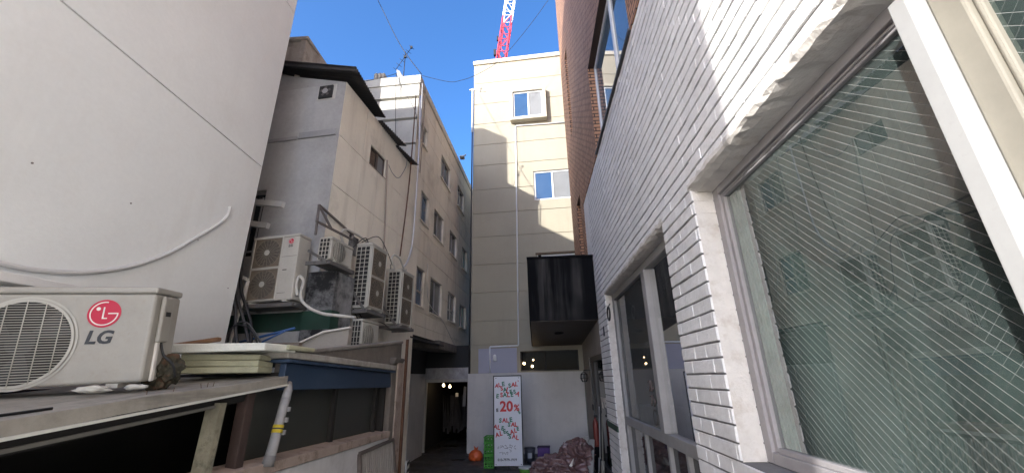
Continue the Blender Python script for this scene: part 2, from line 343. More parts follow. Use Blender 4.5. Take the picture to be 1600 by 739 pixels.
def wired_glass(tint=(0.55, 0.62, 0.60), pitch=0.034, dust=0.30, haze=(0.10, 0.135, 0.128), refl=0.27, wires=True, name='wired_glass'):
    """clear dusty pane with a diagonal square wire mesh cast inside; local coords: pane lies in the y-z plane"""
    s = N(name); tc = s.n('ShaderNodeTexCoord'); sp = s.n('ShaderNodeSeparateXYZ'); s.l(tc.outputs['Object'], sp.inputs[0])
    tr = s.n('ShaderNodeBsdfTransparent'); tr.inputs[0].default_value = (*tint, 1)
    gl = s.n('ShaderNodeBsdfGlossy'); gl.inputs['Roughness'].default_value = 0.015; gl.inputs[0].default_value = (1, 1, 1, 1)
    df = s.n('ShaderNodeBsdfDiffuse'); df.inputs[0].default_value = (*haze, 1)
    v = s.coords(); n1 = s.noise(2.2, v, 6)
    m0 = s.n('ShaderNodeMixShader'); s.l(s.ramp(n1, [(0.3, dust * .5), (0.75, dust * 1.9)]), m0.inputs[0]); s.l(tr.outputs[0], m0.inputs[1]); s.l(df.outputs[0], m0.inputs[2])
    fr = s.n('ShaderNodeFresnel'); fr.inputs[0].default_value = 1.42
    m1 = s.n('ShaderNodeMixShader'); fm = s.n('ShaderNodeMath', operation='MULTIPLY'); s.l(fr.outputs[0], fm.inputs[0]); fm.inputs[1].default_value = refl; s.l(fm.outputs[0], m1.inputs[0]); s.l(m0.outputs[0], m1.inputs[1]); s.l(gl.outputs[0], m1.inputs[2])
    last = m1.outputs[0]
    if wires:
        for sign, wd, br, amt in ((-1, 0.0008, 0.55, 0.42), (1, 0.0007, 0.34, 0.26)):  # first wire family painted brighter, its sun glint put into the colour
            a = s.n('ShaderNodeMath', operation='MULTIPLY'); s.l(sp.outputs[1], a.inputs[0]); a.inputs[1].default_value = sign
            b = s.n('ShaderNodeMath', operation='ADD'); s.l(a.outputs[0], b.inputs[0]); s.l(sp.outputs[2], b.inputs[1])
            wn = s.n('ShaderNodeMath', operation='MULTIPLY_ADD'); s.l(n1, wn.inputs[0]); wn.inputs[1].default_value = 0.006; s.l(b.outputs[0], wn.inputs[2])
            c = s.n('ShaderNodeMath', operation='PINGPONG'); s.l(wn.outputs[0], c.inputs[0]); c.inputs[1].default_value = pitch * 1.41421 / 2
            d = s.n('ShaderNodeMath', operation='LESS_THAN'); s.l(c.outputs[0], d.inputs[0]); d.inputs[1].default_value = wd * 1.2
            e = s.n('ShaderNodeMath', operation='MULTIPLY'); s.l(d.outputs[0], e.inputs[0]); e.inputs[1].default_value = amt
            wr = s.n('ShaderNodeBsdfDiffuse'); wr.inputs[0].default_value = (br, br, br * .97, 1)
            mm = s.n('ShaderNodeMixShader'); s.l(e.outputs[0], mm.inputs[0]); s.l(last, mm.inputs[1]); s.l(wr.outputs[0], mm.inputs[2]); last = mm.outputs[0]
    s.l(last, s.out.inputs['Surface']); return s.m
WIRED = wired_glass()
CLEAR = wired_glass((0.6, 0.64, 0.62), dust=0.22, haze=(0.22, 0.23, 0.235), refl=0.8, wires=False, name='dusty_clear_glass')
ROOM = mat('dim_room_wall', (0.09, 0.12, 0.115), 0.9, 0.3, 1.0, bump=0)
ROOM_L = mat('pale_room_wall', (0.55, 0.55, 0.55), 0.9, 0.1, 1.0, bump=0)
MINT = mat('mint_green_curtain', (0.36, 0.55, 0.47), 0.8, 0.12, 9, bump=0.3, bscale=70)
def corr(name, col, axis=0, pitch=0.03): pass
#@@BODY
# ------------------------------------------------------------------ ground
def ground_mat():
    s = N('dark_wet_paving'); v = s.coords(); a = s.noise(1.6, v, 6); b = s.noise(14, v, 5)
    c = s.mix(s.ramp(a, [(0.35, 0.0), (0.65, 1.0)]), (0.03, 0.029, 0.028), (0.075, 0.07, 0.066))
    c = s.mix(0.5, c, s.ramp(b, [(0.3, 0.4), (0.7, 1.0)]), 'MULTIPLY'); s.l(c, s.b.inputs['Base Color'])
    s.l(s.ramp(a, [(0.35, 0.25), (0.6, 0.8)]), s.b.inputs['Roughness'])
    bp = s.n('ShaderNodeBump'); bp.inputs['Strength'].default_value = 0.5; bp.inputs['Distance'].default_value = 0.02; s.l(b, bp.inputs['Height']); s.l(bp.outputs[0], s.b.inputs['Normal'])
    return s.m
m = MB(); m.quad((-300, -300, 0), (300, -300, 0), (300, 300, 0), (-300, 300, 0))
g = m.done('ground', ground_mat(), loc=(0, 0, 0)); tag(g, 'dark worn paving of the narrow alley', 'ground', kind='structure')

BOUNCE = mat('pale_bounce_concrete', (0.56, 0.555, 0.545), 0.9, 0.12, 1.0, bump=0.2)  # unseen yard added to bounce sunlight into the shaded alley
m = MB(); m.quad((-14, -22, 0.004), (8, -22, 0.004), (8, -2.6, 0.004), (-14, -2.6, 0.004)); tag(m.done('bounce_yard', BOUNCE, loc=(-3, -12, 0)), 'unseen pale concrete yard behind the viewpoint, added to bounce sunlight', 'yard', kind='structure')
def rootM(loc, rz): return (Matrix.Translation(loc) @ Matrix.Rotation(rz, 4, 'Z')).inverted()
SIDE = Matrix(((0, -1, 0, 0), (1, 0, 0, 0), (0, 0, 1, 0), (0, 0, 0, 1)))     # wall facing local +x: u->y, into->-x
def inside(u, v, r): return r[0] < u < r[1] and r[2] < v < r[3]
def wall_part(name, mats, parent, u0, u1, v0, v1, holes=(), hg=(), vg=(), gw=0.012, gd=0.016, M=None, rev=0.14, floor=0.0):
    """panelled wall with horizontal (hg) and vertical (vg) grooves and window holes (u0,u1,v0,v1)"""
    us = [u0, u1]; vv = [v0, v1]
    for h in holes: us += [h[0], h[1]]; vv += [h[2], h[3]]
    for x in vg: us += [x - gw/2, x + gw/2]
    for z in hg: vv += [z - gw/2, z + gw/2]
    us = [x for x in us if u0 <= x <= u1]; vv = [x for x in vv if v0 <= x <= v1]
    def dep(u, v):
        for h in holes:
            if inside(u, v, h): return None
        for z in hg:
            if abs(v - z) < gw/2: return gd
        for x in vg:
            if abs(u - x) < gw/2: return gd
        return floor
    m = MB(); m.rev = rev; m.wall(us, vv, dep, M)
    return m.done(name, mats, parent)
def window(parent, M, u0, u1, v0, v1, d=0.08, fw=0.035, mull=(), rails=(), frame=None, panes=None, label=None, ft=0.04, glass_t=0.012):
    """framed window: frame part with one pane sub-part per light"""
    frame = frame or PVC_W; M = M or Matrix.Identity(4)
    f = MB()
    f.box((u0, d, v0), (u0 + fw, d + ft, v1), M); f.box((u1 - fw, d, v0), (u1, d + ft, v1), M)
    f.box((u0 + fw, d, v1 - fw), (u1 - fw, d + ft, v1), M); f.box((u0 + fw, d, v0), (u1 - fw, d + ft, v0 + fw), M)
    xs = [u0 + fw]
    for q in mull: f.box((q - fw/2, d - 0.006, v0 + fw), (q + fw/2, d + ft - 0.003, v1 - fw), M); xs += [q - fw/2, q + fw/2]
    xs.append(u1 - fw)
    for q in rails: f.box((u0 + fw, d - 0.003, q - fw/2), (u1 - fw, d + ft - 0.005, q + fw/2), M)
    fo = f.done('window', frame, parent, bevel=0.004, seg=1)
    if label: fo['label'] = label
    for i in range(0, len(xs) - 1, 2):
        p = MB(); p.box((xs[i], d + ft * .45, v0 + fw), (xs[i+1], d + ft * .45 + glass_t, v1 - fw), M)
        p.done('pane', (panes or [G_DARK])[(i // 2) % len(panes or [1])], fo)
    return fo

# ------------------------------------------------------------------ tall white building on the left
WB = (-3.018, 3.85, 0); WBR = R(92.6)
wb = thing('rendered_building', 'tall smooth white rendered building wall filling the left edge, hose pinned across it', 'building', WB, WBR)
wall_part('wall', WHITE_RENDER, wb, -6.9, 0, 0, 14, hg=(4.02, 6.32, 8.7, 11.2), gw=0.014, gd=0.022)
m = MB(); Mi = rootM(WB, WBR)
m.prism([Mi @ Vector(p) for p in ((-3.046, 3.845, 0), (-2.733, -3.04, 0), (-6.5, -3.04, 0), (-6.5, 0.52, 0), (-3.98, 3.83, 0))], (0, 0, 13.99))
m.box((-0.006, 0.0005, 0), (0, 0.03, 14)); m.done('rear_or_bounce_wall', WHITE_RENDER, wb)
for u, z, r in ((-1.933, 2.96, .006), (-1.30, 2.985, .006), (-2.05, 2.51, .006), (-0.62, 2.93, .004), (-0.12, 2.6, .005)):
    m = MB(); m.disc((u, 0.002, z), r, n=10, thick=.006); m.done('anchor_plug', mat('dark_plug', (0.2, 0.18, 0.16)), wb)
m = MB(); m.tube(smooth_path([(-2.92,1.6,2.36),(-2.925,1.965,2.356),(-2.934,2.149,2.366),(-2.945,2.391,2.415),(-2.957,2.674,2.53),(-2.969,2.955,2.716),(-2.979,3.163,2.91),(-2.987,3.344,3.085),(-2.993,3.486,3.253),(-2.995,3.51,3.375)], 8), 0.016, 10)
tag(m.done('hose', mat('white_wrapped_hose', (0.60, 0.59, 0.56), 0.7, 0.08), loc=(-2.95, 2.4, 2.4)), 'white wrapped pipe sagging across the smooth white wall above the near outdoor unit', 'hose')
m = MB(); m.box((-2.93, 1.2, 2.245), (-2.82, 2.44, 2.30)); tag(m.done('shelf_board', mat('white_board', (0.66, 0.65, 0.62), .7, .05), loc=(-2.88, 1.8, 2.24), bevel=.006), 'white ledge board fixed on the white wall behind the near outdoor unit', 'shelf')

# ------------------------------------------------------------------ hidden blocks that shade the alley
m = MB(); m.box((-9, 3.6, 0), (-4.12, 5.08, 8.5)); tag(m.done('shadow_block', AGED_W, loc=(-6, 4.3, 0)), 'plain aged unseen block behind the grey rendered house, added for its shadow', 'building')  # unseen block added to cast the lower shadow step on the cream facade
m = MB(); m.box((-9.5, 5.15, 0), (-5.0, 6.25, 11.5)); tag(m.done('hidden_rear_block', AGED_W, loc=(-7, 5.7, 0)), 'higher plain hidden block behind the house roof, shading the alley', 'building')

# ------------------------------------------------------------------ grey rendered house
HL = (-2.53, 4.485, 0); HR = R(-6.4)
hs = thing('rendered_house', 'old house with grey cement front, beige panelled side and black corrugated eaves', 'house', HL, HR)
wall_part('front_wall', GREYR, hs, -2.6, 0, 0, 5.72, holes=[(-1.6, -0.94, 3.2, 4.12)], vg=(), rev=0.12)
m = MB(); m.prism([(-3.2, 0.004, 5.72), (0, 0.004, 5.72), (-3.2, 0.004, 6.6)], (0, 0.1, 0)); m.done('gable', GREYR, hs)
wall_part('side_wall', AGED, hs, 0, 2.86, 0, 5.72, holes=[(0.81, 1.31, 4.86, 5.20)], hg=(4.12, 4.86 - .012, 3.4), vg=(0.62, 1.1, 1.9), M=SIDE, rev=0.08, gw=0.009)
m = MB(); m.box((-3.2, 0.2, 0), (-0.2, 2.86, 5.71)); m.done('core', SHOP_DK, hs)
m = MB(); m.box((-2.2, -0.012, 4.845), (-0.62, -0.001, 4.90)); m.box((-0.60, -0.014, 4.85), (-0.04, -0.001, 4.945)); m.box((-2.2, -0.022, 4.842), (-0.62, -0.001, 4.849)); m.box((-0.60, -0.024, 4.846), (-0.04, -0.001, 4.853))
m.done('flashing', mat('grey_flashing', (0.30, 0.30, 0.30), .6, .15), hs)
m = MB(); m.box((-2.6, -0.004, 2.26), (-0.105, -0.001, 2.475)); m.done('painted_band', GREEN_BAND, hs)
m = MB()
m.box((-0.10, -0.06, 0), (0.26, 0.36, 2.93)); m.done('corner_pier', SOOT, hs, bevel=.015)
m = MB(); m.box((-0.104, -0.064, 2.26), (0.264, 0.1, 2.47)); m.done('pier_band', GREEN_BAND, hs)
window(hs, None, -1.6, -0.94, 3.2, 4.12, d=0.06, fw=0.03, mull=(-1.27,), frame=ALU_G, panes=[G_DARK])
m = MB()
for k in range(7): m.box((-1.59 + k*0.105, -0.02, 3.2), (-1.575 + k*0.105, -0.005, 4.0))
for z in (3.25, 3.6, 3.96): m.box((-1.6, -0.026, z), (-0.94, -0.012, z + 0.018))
m.done('window_bars', mat('dull_bar_paint', (0.24, 0.235, 0.23), .6, .2), hs)
window(hs, SIDE, 0.81, 1.31, 4.86, 5.20, d=0.02, fw=0.022, mull=(1.07,), frame=mat('brown_aluminium', (0.07, 0.05, 0.04), .5, .1), panes=[G_DARK, CURTAIN])
m = MB(); m.box((0.03, 0.79, 4.835), (0.034, 1.33, 4.845))
m.done('sill_line', CONC, hs)
# corrugated eaves
def corrugated(x0, x1, y0, y1, z1, slope, th=0.012, pitch=0.055, amp=0.012, taper=0.0):
    m = MB(); n = int((y1 - y0) / pitch * 6); rows = []
    for k in range(n + 1):
        y = y0 + (y1 - y0) * k / n; dz = amp * math.sin(2 * math.pi * y / pitch)
        xe = x1 + taper * k / n
        rows.append([m.bm.verts.new((x, y, z1 + slope * (x1 - x) + dz + t)) for (x, t) in ((x0, th), (xe, th), (xe, 0), (x0, 0))])
    for a, b in zip(rows, rows[1:]):
        for i in range(4): m._f([a[i], a[(i+1) % 4], b[(i+1) % 4], b[i]])
    m._f(rows[0]); m._f(rows[-1][::-1]); return m
corrugated(-3.3, 0.23, -0.16, 1.02, 5.79, 0.27, taper=-.15).done('eave_sheet', CORR_BK, hs)
corrugated(-1.0, 0.08, 0.94, 1.68, 5.70, 0.20, taper=.09).done('eave_sheet', CORR_BK, hs)
corrugated(-1.0, 0.06, 1.60, 2.28, 5.645, 0.20, taper=.10).done('eave_sheet', CORR_BK, hs)
m = MB(); m.prism([(-3.3, -0.15, 6.74 - .085), (0.23, -0.15, 5.785 - .05), (0.23, -0.15, 5.785 - .01), (-3.3, -0.15, 6.74 - .02)], (0, 0.05, 0)); m.done('fascia', mat('black_fascia', (0.03, 0.028, 0.027), .7, .3), hs)
m = MB(); m.box((-3.2, 0.4, 5.7), (-.02, 2.8, 5.75)); m.done('ceiling_board', SHOP_DK, hs)
# vent fan in the gable
m = MB(); m.box((-0.42, -0.008, 5.46), (-0.14, -0.001, 5.70)); m.jitter(.006, 3); vp = m.done('vent_surround', mat('patched_cement', (0.5, 0.49, 0.45), .9, .1, 5), hs)
m = MB(); m.box((-0.39, -0.03, 5.47), (-0.18, -0.009, 5.68)); m.ring((-.285, -.031, 5.575), .095, .012, thick=.008); vf = m.done('vent_fan', mat('vent_dark_frame', (0.03, 0.03, 0.03), .6), hs, bevel=.004)
m = MB(); m.disc((-0.285, -0.044, 5.575), 0.042, n=20); 
for k in range(4):
    a = R(45 + 90*k); pass
m.done('fan_hub', ALU_W, vf)
m = MB()
for k in range(5):
    a = R(20 + 72*k); m.bar((-0.285, -0.036 - .0005*k, 5.575), (-0.285 + .08*math.cos(a), -0.036 - .0005*k, 5.575 + .08*math.sin(a)), .04, .0004, up=(0, 1, 0))
m.done('fan_blade', mat('dusty_blade', (.14, .13, .12), .7, .2), vf)
# two pale channels projecting over the barred window
for p, q, lab in (((-1.5, -0.12, 3.98), (-0.43, -0.25, 3.745), 'upper pale metal channel jutting across the barred window of the grey house'), ((-1.5, -0.12, 3.70), (-0.63, -0.20, 3.505), 'lower, shorter pale metal channel jutting across the barred window of the grey house')):
    M0 = Matrix.Translation(HL) @ Matrix.Rotation(HR, 4, 'Z'); P = M0 @ Vector(p); Q = M0 @ Vector(q)
    m = MB(); m.bar(P, Q, 0.05, 0.07); tag(m.done('metal_channel', mat('pale_channel', (0.42, 0.41, 0.39), .5, .12), loc=tuple(P), bevel=.004), lab, 'channel', 'metal channels by the barred window')
# concrete stair tower behind the house roof
m = MB(); m.prism([(-3.42, 4.75, 5.9), (-3.36, 5.35, 5.9), (-5.2, 5.35, 5.9), (-5.2, 4.75, 5.9)], (0, 0, 0.92)); 
m.box((-5.2, 4.70, 6.80), (-3.38, 5.38, 6.86)); m.box((-3.50, 4.72, 5.9), (-3.41, 4.80, 6.8)); tag(m.done('roof_tower', CONC_L, loc=(-4, 5, 5.9), bevel=.01), 'stained concrete roof tower rising behind the black corrugated eave', 'roof structure')

# ------------------------------------------------------------------ tall aged building beyond the house
TL_ = (-2.404, 7.33, 0); TR_ = R(-3)
tb = thing('apartment_block', 'long aged cream apartment block with rows of small dark windows and stepped white front parapet', 'building', TL_, TR_)
WINS = [(0.22,0.72,6.78,7.28),(1.94,2.86,6.74,7.42),(3.78,4.62,6.74,7.44),
        (0.36,1.10,4.98,5.68),(1.55,2.38,4.98,5.67),(3.02,3.83,5.0,5.66),(4.53,5.22,4.96,5.65),
        (0.34,1.08,3.15,3.94),(1.50,2.46,3.13,3.94),(3.03,3.88,3.17,3.92),(4.36,5.18,3.15,3.82)]
wall_part('side_wall', AGED, tb, 0, 6.9, 2.55, 8.1, holes=WINS, hg=(2.75, 3.04, 3.62, 4.3, 4.78, 5.4, 5.95, 6.5, 7.1, 7.7), vg=(1.3, 2.7, 4.15), M=SIDE, rev=0.10, gw=0.011)
def tfront(u, v):
    for z0, z1 in ((7.70, 7.775), (7.13, 7.20), (6.5, 6.55)):
        if z0 < v < z1: return 0.10
    return 0.0
m = MB(); m.rev = .1; m.wall([-5, 0], [2.55, 6.5, 6.55, 7.13, 7.2, 7.70, 7.775, 8.1], tfront); m.done('front_wall', AGED_W, tb)
m = MB(); m.box((-5.2, -0.03, 8.1), (0.03, 0.22, 8.33)); m.box((-0.22, 0.22, 8.1), (0.03, 6.9, 8.30)); m.done('parapet', AGED_W, tb, bevel=.012)
m = MB(); m.box((-5, 0.2, 2.55), (-0.2, 6.9, 8.1)); m.done('core', SHOP_DK, tb)
pn = [[G_DARK, G_GREY], [G_GREY, G_DARK], [G_DARK], [G_DARK, G_SKY]]
for i, wdw in enumerate(WINS):
    u0, u1, v0, v1 = wdw
    last = i in (6, 10)
    fo = window(tb, SIDE, u0, u1, v0, v1, d=0.05, fw=0.035, mull=((u0 + u1)/2,), rails=((v0 + (v1 - v0)*.4,) if i in (7, 9) else ()), frame=ALU_G if i % 3 else mat('pale_window_frame', (0.45, 0.44, 0.42), .5), panes=[G_TEAL, G_TEAL] if last else pn[i % 4])
for u0, u1, v0, v1 in WINS:
    m = MB(); m.box((0.0, u0 - .03, v0 - .03), (0.03, u1 + .03, v0 - .001)); m.done('window_sill', AGED, tb)
# ground floor, set back, with shutters
m = MB(); m.box((-5, 0.02, 0), (-0.66, 3.5, 2.54)); m.done('ground_floor', SHOP_DK, tb)
m = MB()
for k in range(6): m.box((-0.655, 0.05 + k*0.55, 0), (-0.60 - .006*(k % 2), 0.05 + (k+1)*0.55 - .012, 1.85))
m.done('shutter', mat('scuffed_white_shutter', (0.52, 0.51, 0.50), .7, .12, 2, streak=.4, scol=(.25, .22, .2)), tb, bevel=.006)
m = MB()
m.prism([(-0.66, -0.1, 2.53), (-.2, -.1, 2.51), (0.20, -0.1, 2.42), (0.20, -0.1, 2.45), (-0.66, -0.1, 2.55)], (0, 2.2, 0)); m.done('canopy', CORR_BK, tb)
m = MB(); m.jitter(0)
m.prism([(-0.66, 2.0, 2.42), (0.12, 2.0, 2.36), (0.12, 2.0, 2.56), (-0.66, 2.0, 2.56)], (0, 3.7, 0)); m.done('cornice', mat('rotten_concrete_edge', (0.17, .15, .13), .95, .35, 5, streak=.7, scol=(.04, .035, .03), bump=.8), tb, bevel=.02)
# things on its roof
def W2L(p): return p
m = MB(); m.prism([(-2.99, 7.45, 8.3), (-2.88, 7.45, 8.3), (-2.86, 7.45, 8.46), (-2.95, 7.45, 8.62), (-3.03, 7.45, 8.66), (-3.0, 7.45, 8.48)], (0, 0.12, 0)); tag(m.done('roof_vent', ALU_W, loc=(-2.94, 7.5, 8.3), bevel=.01), 'small white bent vent cowl on the roof edge beside the aerial', 'vent')
an = thing('roof_aerial', 'thin wire television aerial standing on the white parapet', 'aerial', (-2.86, 7.5, 8.3))
m = MB(); m.tube([(0, 0, 0), (0, 0, 0.92)], 0.010, 6); m.done('mast', CABLE_BK, an)
m = MB(); m.tube([(-0.20, 0, 0.40), (0.14, 0, 1.05)], 0.007, 5)
for k in range(6):
    t = k/5; c = Vector((-0.20, 0, 0.40)).lerp(Vector((0.14, 0, 1.05)), t); m.tube([c + Vector((-.05, -.05, .02)), c + Vector((.05, .05, -.02))], .005, 5)
m.box((.11, -.02, 1.02), (.16, .02, 1.08)); m.box((-.03, -.02, .74), (.03, .02, .79)); m.done('boom', CABLE_BK, an)
m = MB(); m.box((-3.58, 7.5, 8.3), (-3.32, 7.9, 8.62)); m.box((-3.54, 7.46, 8.36), (-3.5, 7.499, 8.6)); m.box((-3.45, 7.46, 8.36), (-3.41, 7.499, 8.6)); tag(m.done('roof_block', CONC_L, loc=(-3.45, 7.7, 8.3), bevel=.01), 'stained concrete block on the roof just above the black eave', 'roof structure')
m = MB(); m.box((-2.14, 10.9, 8.3), (-2.0, 11.1, 8.34)); m.bar((-2.1, 11.0, 8.3), (-1.95, 11.0, 8.42), .05, .02); tag(m.done('roof_flap', ALU_W, loc=(-2.1, 11, 8.3)), 'little white sheet sticking up from the far roof edge', 'sheet')

# ------------------------------------------------------------------ cream building at the end
CL = (-1.72, 10.976, 0); CRZ = R(-4.2)
cb = thing('panelled_building', 'four storey cream panelled building closing the end of the alley', 'building', CL, CRZ)
BAYH = (1.33, 2.30, 9.50, 10.47); W2H = (1.88, 3.05, 6.66, 7.62); W3H = (1.88, 3.05, 3.95, 4.97); STRIP = (1.32, 2.83, 1.865, 2.365)
GR = (11.12, 10.28, 9.5, 8.71, 7.97, 7.13, 6.35, 5.6, 4.76, 3.96, 3.17, 2.55)
wall_part('front_wall', CREAM, cb, 0, 6, 1.80, 11.9, holes=[BAYH, W2H, W3H, STRIP], hg=GR, rev=0.13, gw=0.016, gd=0.02)
m = MB(); m.box((0.004, 0.2, 0), (6, 6, 11.9)); m.box((0.004, 0.021, 0), (0.1, 0.2, 11.9)); m.done('core', CREAM, cb)
m = MB(); m.box((-0.03, -0.05, 11.9), (6, 0.3, 12.06)); m.box((-0.03, 0.3, 11.9), (0.25, 6, 12.06)); m.done('coping', mat('cream_coping', (0.52, 0.48, 0.39), .7, .08, 2), cb, bevel=.012)
bm_ = MB(); a0, a1, b0, b1 = 1.235, 2.395, 9.40, 10.58
bm_.box((a0, -0.21, b0), (BAYH[0], 0, b1)); bm_.box((BAYH[1], -0.21, b0), (a1, 0, b1)); bm_.box((BAYH[0], -0.21, b0), (BAYH[1], 0, BAYH[2])); bm_.box((BAYH[0], -0.21, BAYH[3]), (BAYH[1], 0, b1))
bay = bm_.done('bay_surround', mat('cream_bay_paint', (0.52, 0.475, 0.37), .7, .08, 2, streak=.3, scol=(.32, .28, .2)), cb, bevel=.008)
window(cb, None, *BAYH, d=-0.15, fw=0.05, mull=(1.83,), panes=[G_SKY, CURTAIN])
window(cb, None, *W2H, d=0.04, fw=0.05, mull=(2.44,), panes=[G_SKY, CURTAIN])
window(cb, None, *W3H, d=0.04, fw=0.05, mull=(2.44,), panes=[G_DARK, CURTAIN])
m = MB(); m.box((1.84, -0.04, 4.97), (3.1, 0, 5.02)); m.done('window_head', WOOD, cb)
window(cb, None, *STRIP, d=0.05, fw=0.03, mull=(1.97,), frame=BLACK_T, panes=[glass_dark('shop_glass', (0.004, 0.005, 0.006), .05, .02, .004)], label='long low black framed shop window with small warm lamps showing in it')
# small warm lamps seen at the strip window
for u, z, r in ((1.42, 2.06, .032), (1.66, 2.14, .02), (1.63, 1.985, .03)):
    M0 = Matrix.Translation(CL) @ Matrix.Rotation(CRZ, 4, 'Z'); p = M0 @ Vector((u, 0.035, z))
    l = thing('pendant_lamp', {2.06: 'warm round lamp nearest the left end of the black strip window', 2.14: 'smallest warm lamp, the upper one in the black strip window', 1.985: 'warm round lamp low beside the small one in the black strip window'}[z], 'lamp', tuple(p), 0, 'lamps in the strip window')
    m = MB(); m.lathe([(.002, -r), (r*.7, -r*.7), (r, 0), (r*.7, r*.7), (.002, r)], n=14); m.done('bulb', LAMP_ON, l)
    m = MB(); m.tube([(0, 0, r), (0, 0, 2.36 - z)], .003, 5); m.done('cord', CABLE_BK, l)
# painted block ground floor
us = [0.004, 2.9]; hgs = [0.2*k for k in range(1, 9)]
wall_part('block_wall', BLOCKW, cb, -0.03, 2.92, 0, 1.83, hg=[z + .015 for z in hgs], vg=[0.4*k + .1 for k in range(7)], gw=0.006, gd=0.006, M=Matrix.Translation((0, -0.13, 0)))
m = MB(); m.box((-0.03, -0.1295, 1.8295), (2.92, 0, 1.835)); m.box((-0.03, -0.129, 0), (-0.024, 0.0, 1.829)); m.done('block_wall_top', BLOCKW, cb)
m = MB(); m.box((0.22, -0.035, 1.84), (1.24, -0.002, 2.455)); m.done('service_panel', PURP_PANEL, cb, bevel=.004)
ML = Matrix.Translation(CL) @ Matrix.Rotation(CRZ, 4, 'Z')
wl = thing('wall_lamp', 'small white capsule lamp on the lilac grey panel above the banner', 'lamp', tuple(ML @ Vector((0.66, -0.06, 2.13))), CRZ)
m = MB(); m.lathe([(.01, 0), (.045, .01), (.05, .04), (.045, .13), (.03, .16), (.008, .17)], n=16); m.done('shade', mat('white_lamp_shade', (.85, .85, .82), .4, .03), wl)
m = MB(); m.box((-.02, 0.0, .05), (.02, .027, .12)); m.done('arm', BLACK_T, wl)
def pipe_thing(name, pts, r, mt, label, cat='pipe', group=None, n=8):
    m = MB(); m.tube(pts, r, n); return tag(m.done(name, mt, loc=tuple(Vector(pts[0]))), label, cat, group)
pipe_thing('conduit', [ML @ Vector(p) for p in ((2.95, -0.025, 9.24), (1.40, -0.025, 9.29), (1.385, -0.025, 9.27), (1.29, -0.025, 2.53), (1.28, -0.025, 2.51), (0.535, -0.025, 2.50), (0.53, -0.05, 2.48), (0.53, -0.05, 1.84))], 0.02, PVC_W, 'thin white conduit dropping down the cream facade and turning over the lilac panel')
pipe_thing('drainpipe', [ML @ Vector(p) for p in ((-0.035, -0.03, 10.9), (-0.035, -0.03, 9.2))], 0.032, PVC_W, 'short white pipe at the upper left corner of the cream building')
pipe_thing('drainpipe', [ML @ Vector(p) for p in ((-0.03, -0.03, 9.2), (-0.025, -0.03, 1.84))], 0.022, mat('dark_drain', (.05, .045, .045), .5), 'dark thin drainpipe running down the left corner of the cream building')
m = MB(); m.box((-0.1, -.02, 0), (0.03, .04, .04)); m.tube([(0, 0, 0.02), (0.45, 0, -0.1)], .006, 5)
o = m.done('pipe_hook', PVC_W, None); o.location = ML @ Vector((-.04, -.02, 10.86)); o.rotation_euler = (0, 0, CRZ); tag(o, 'small white pipe hook at the top left of the cream facade', 'hook')
m = MB(); m.tube([ML @ Vector((0.22, -.012, 10.78)), ML @ Vector((0.235, -.012, 10.98))], .013, 6); m.tube([ML @ Vector((0.17, -.012, 10.9)), ML @ Vector((0.29, -.012, 10.9))], .006, 6); tag(m.done('anchor_bracket', mat('grey_tin', (.4, .39, .36)), loc=tuple(ML @ Vector((.22, 0, 10.8)))), 'tiny grey anchor cross on the upper cream facade', 'bracket')

# ------------------------------------------------------------------ passage gate between the buildings
pg = thing('passage_gate', 'pale framed gateway into a dark passage left of the cream building', 'gateway', tuple(ML @ Vector((-0.62, 0, 0))), CRZ)
m = MB(); m.box((-0.62, -0.03, 0), (-0.535, 0.05, 1.72)); m.box((0.555, -0.03, 0), (0.585, 0.05, 1.72)); m.box((-0.535, -0.03, 1.64), (0.555, 0.05, 1.72)); m.done('frame', mat('pale_gate_frame', (.42, .40, .37), .6, .15, 3, streak=.3, scol=(.2, .18, .16)), pg, bevel=.006)
m = MB(); m.box((-0.6, 0.0, 1.722), (0.585, 0.03, 2.0)); m.done('transom', mat('crumpled_pale_sheet', (.36, .35, .36), .5, .3, 6, blot=.4, bcol=(.6, .6, .6), bump=.6, bscale=9), pg)
m = MB(); m.box((-0.72, -0.03, 2.005), (0.585, 0.05, 2.56)); m.done('sign_panel', BLACK_T, pg, bevel=.006)
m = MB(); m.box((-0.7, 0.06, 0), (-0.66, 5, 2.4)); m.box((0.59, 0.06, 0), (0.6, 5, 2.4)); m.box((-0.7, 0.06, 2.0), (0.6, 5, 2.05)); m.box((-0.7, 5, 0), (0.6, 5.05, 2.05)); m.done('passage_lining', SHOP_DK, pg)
m = MB(); rnd = random.Random(3)
for k in range(16):
    x = -.48 + k*.062; zz = .25 + rnd.random()*.25; m.prism([(x, 1.1 + rnd.random()*.3, 1.28), (x + .05, 1.1 + rnd.random()*.3, 1.28), (x + .06, 1.4, zz), (x - .01, 1.4, zz)], (0, .02, 0))
tag(m.done('garment_row', mat('dark_clothes', (.035, .032, .034), .9, .5, 3), None), 'row of dark garments hanging inside the gloomy passage', 'clothes'); 
bpy.data.objects['garment_row'].location = pg.location; bpy.data.objects['garment_row'].rotation_euler = (0, 0, CRZ)
for (x, z, lab) in ((-.30, 1.555, 'left of two warm bulbs just inside the dark gateway'), (-.12, 1.52, 'right of two warm bulbs just inside the dark gateway')):
    l = thing('hanging_bulb', lab, 'lamp', tuple(ML @ Vector((-0.62 + x, 0.7, z))), 0, 'bulbs in the passage')
    m = MB(); m.lathe([(.004, -.035), (.03, -.02), (.035, 0), (.02, .03), (.01, .05)], n=12); m.done('bulb', LAMP_ON, l)
    m = MB(); m.tube([(0, 0, .05), (0, 0, 2.0 - z)], .004, 5); m.done('cord', CABLE_BK, l)
m = MB(); m.box((-.02, 0, 0), (.06, .02, .1)); o = m.done('paper_tag', LG_WHITE, None); o.location = ML @ Vector((-.62 + .0, .95, 1.25)); tag(o, 'small white paper tag hanging in the dark gateway', 'tag')
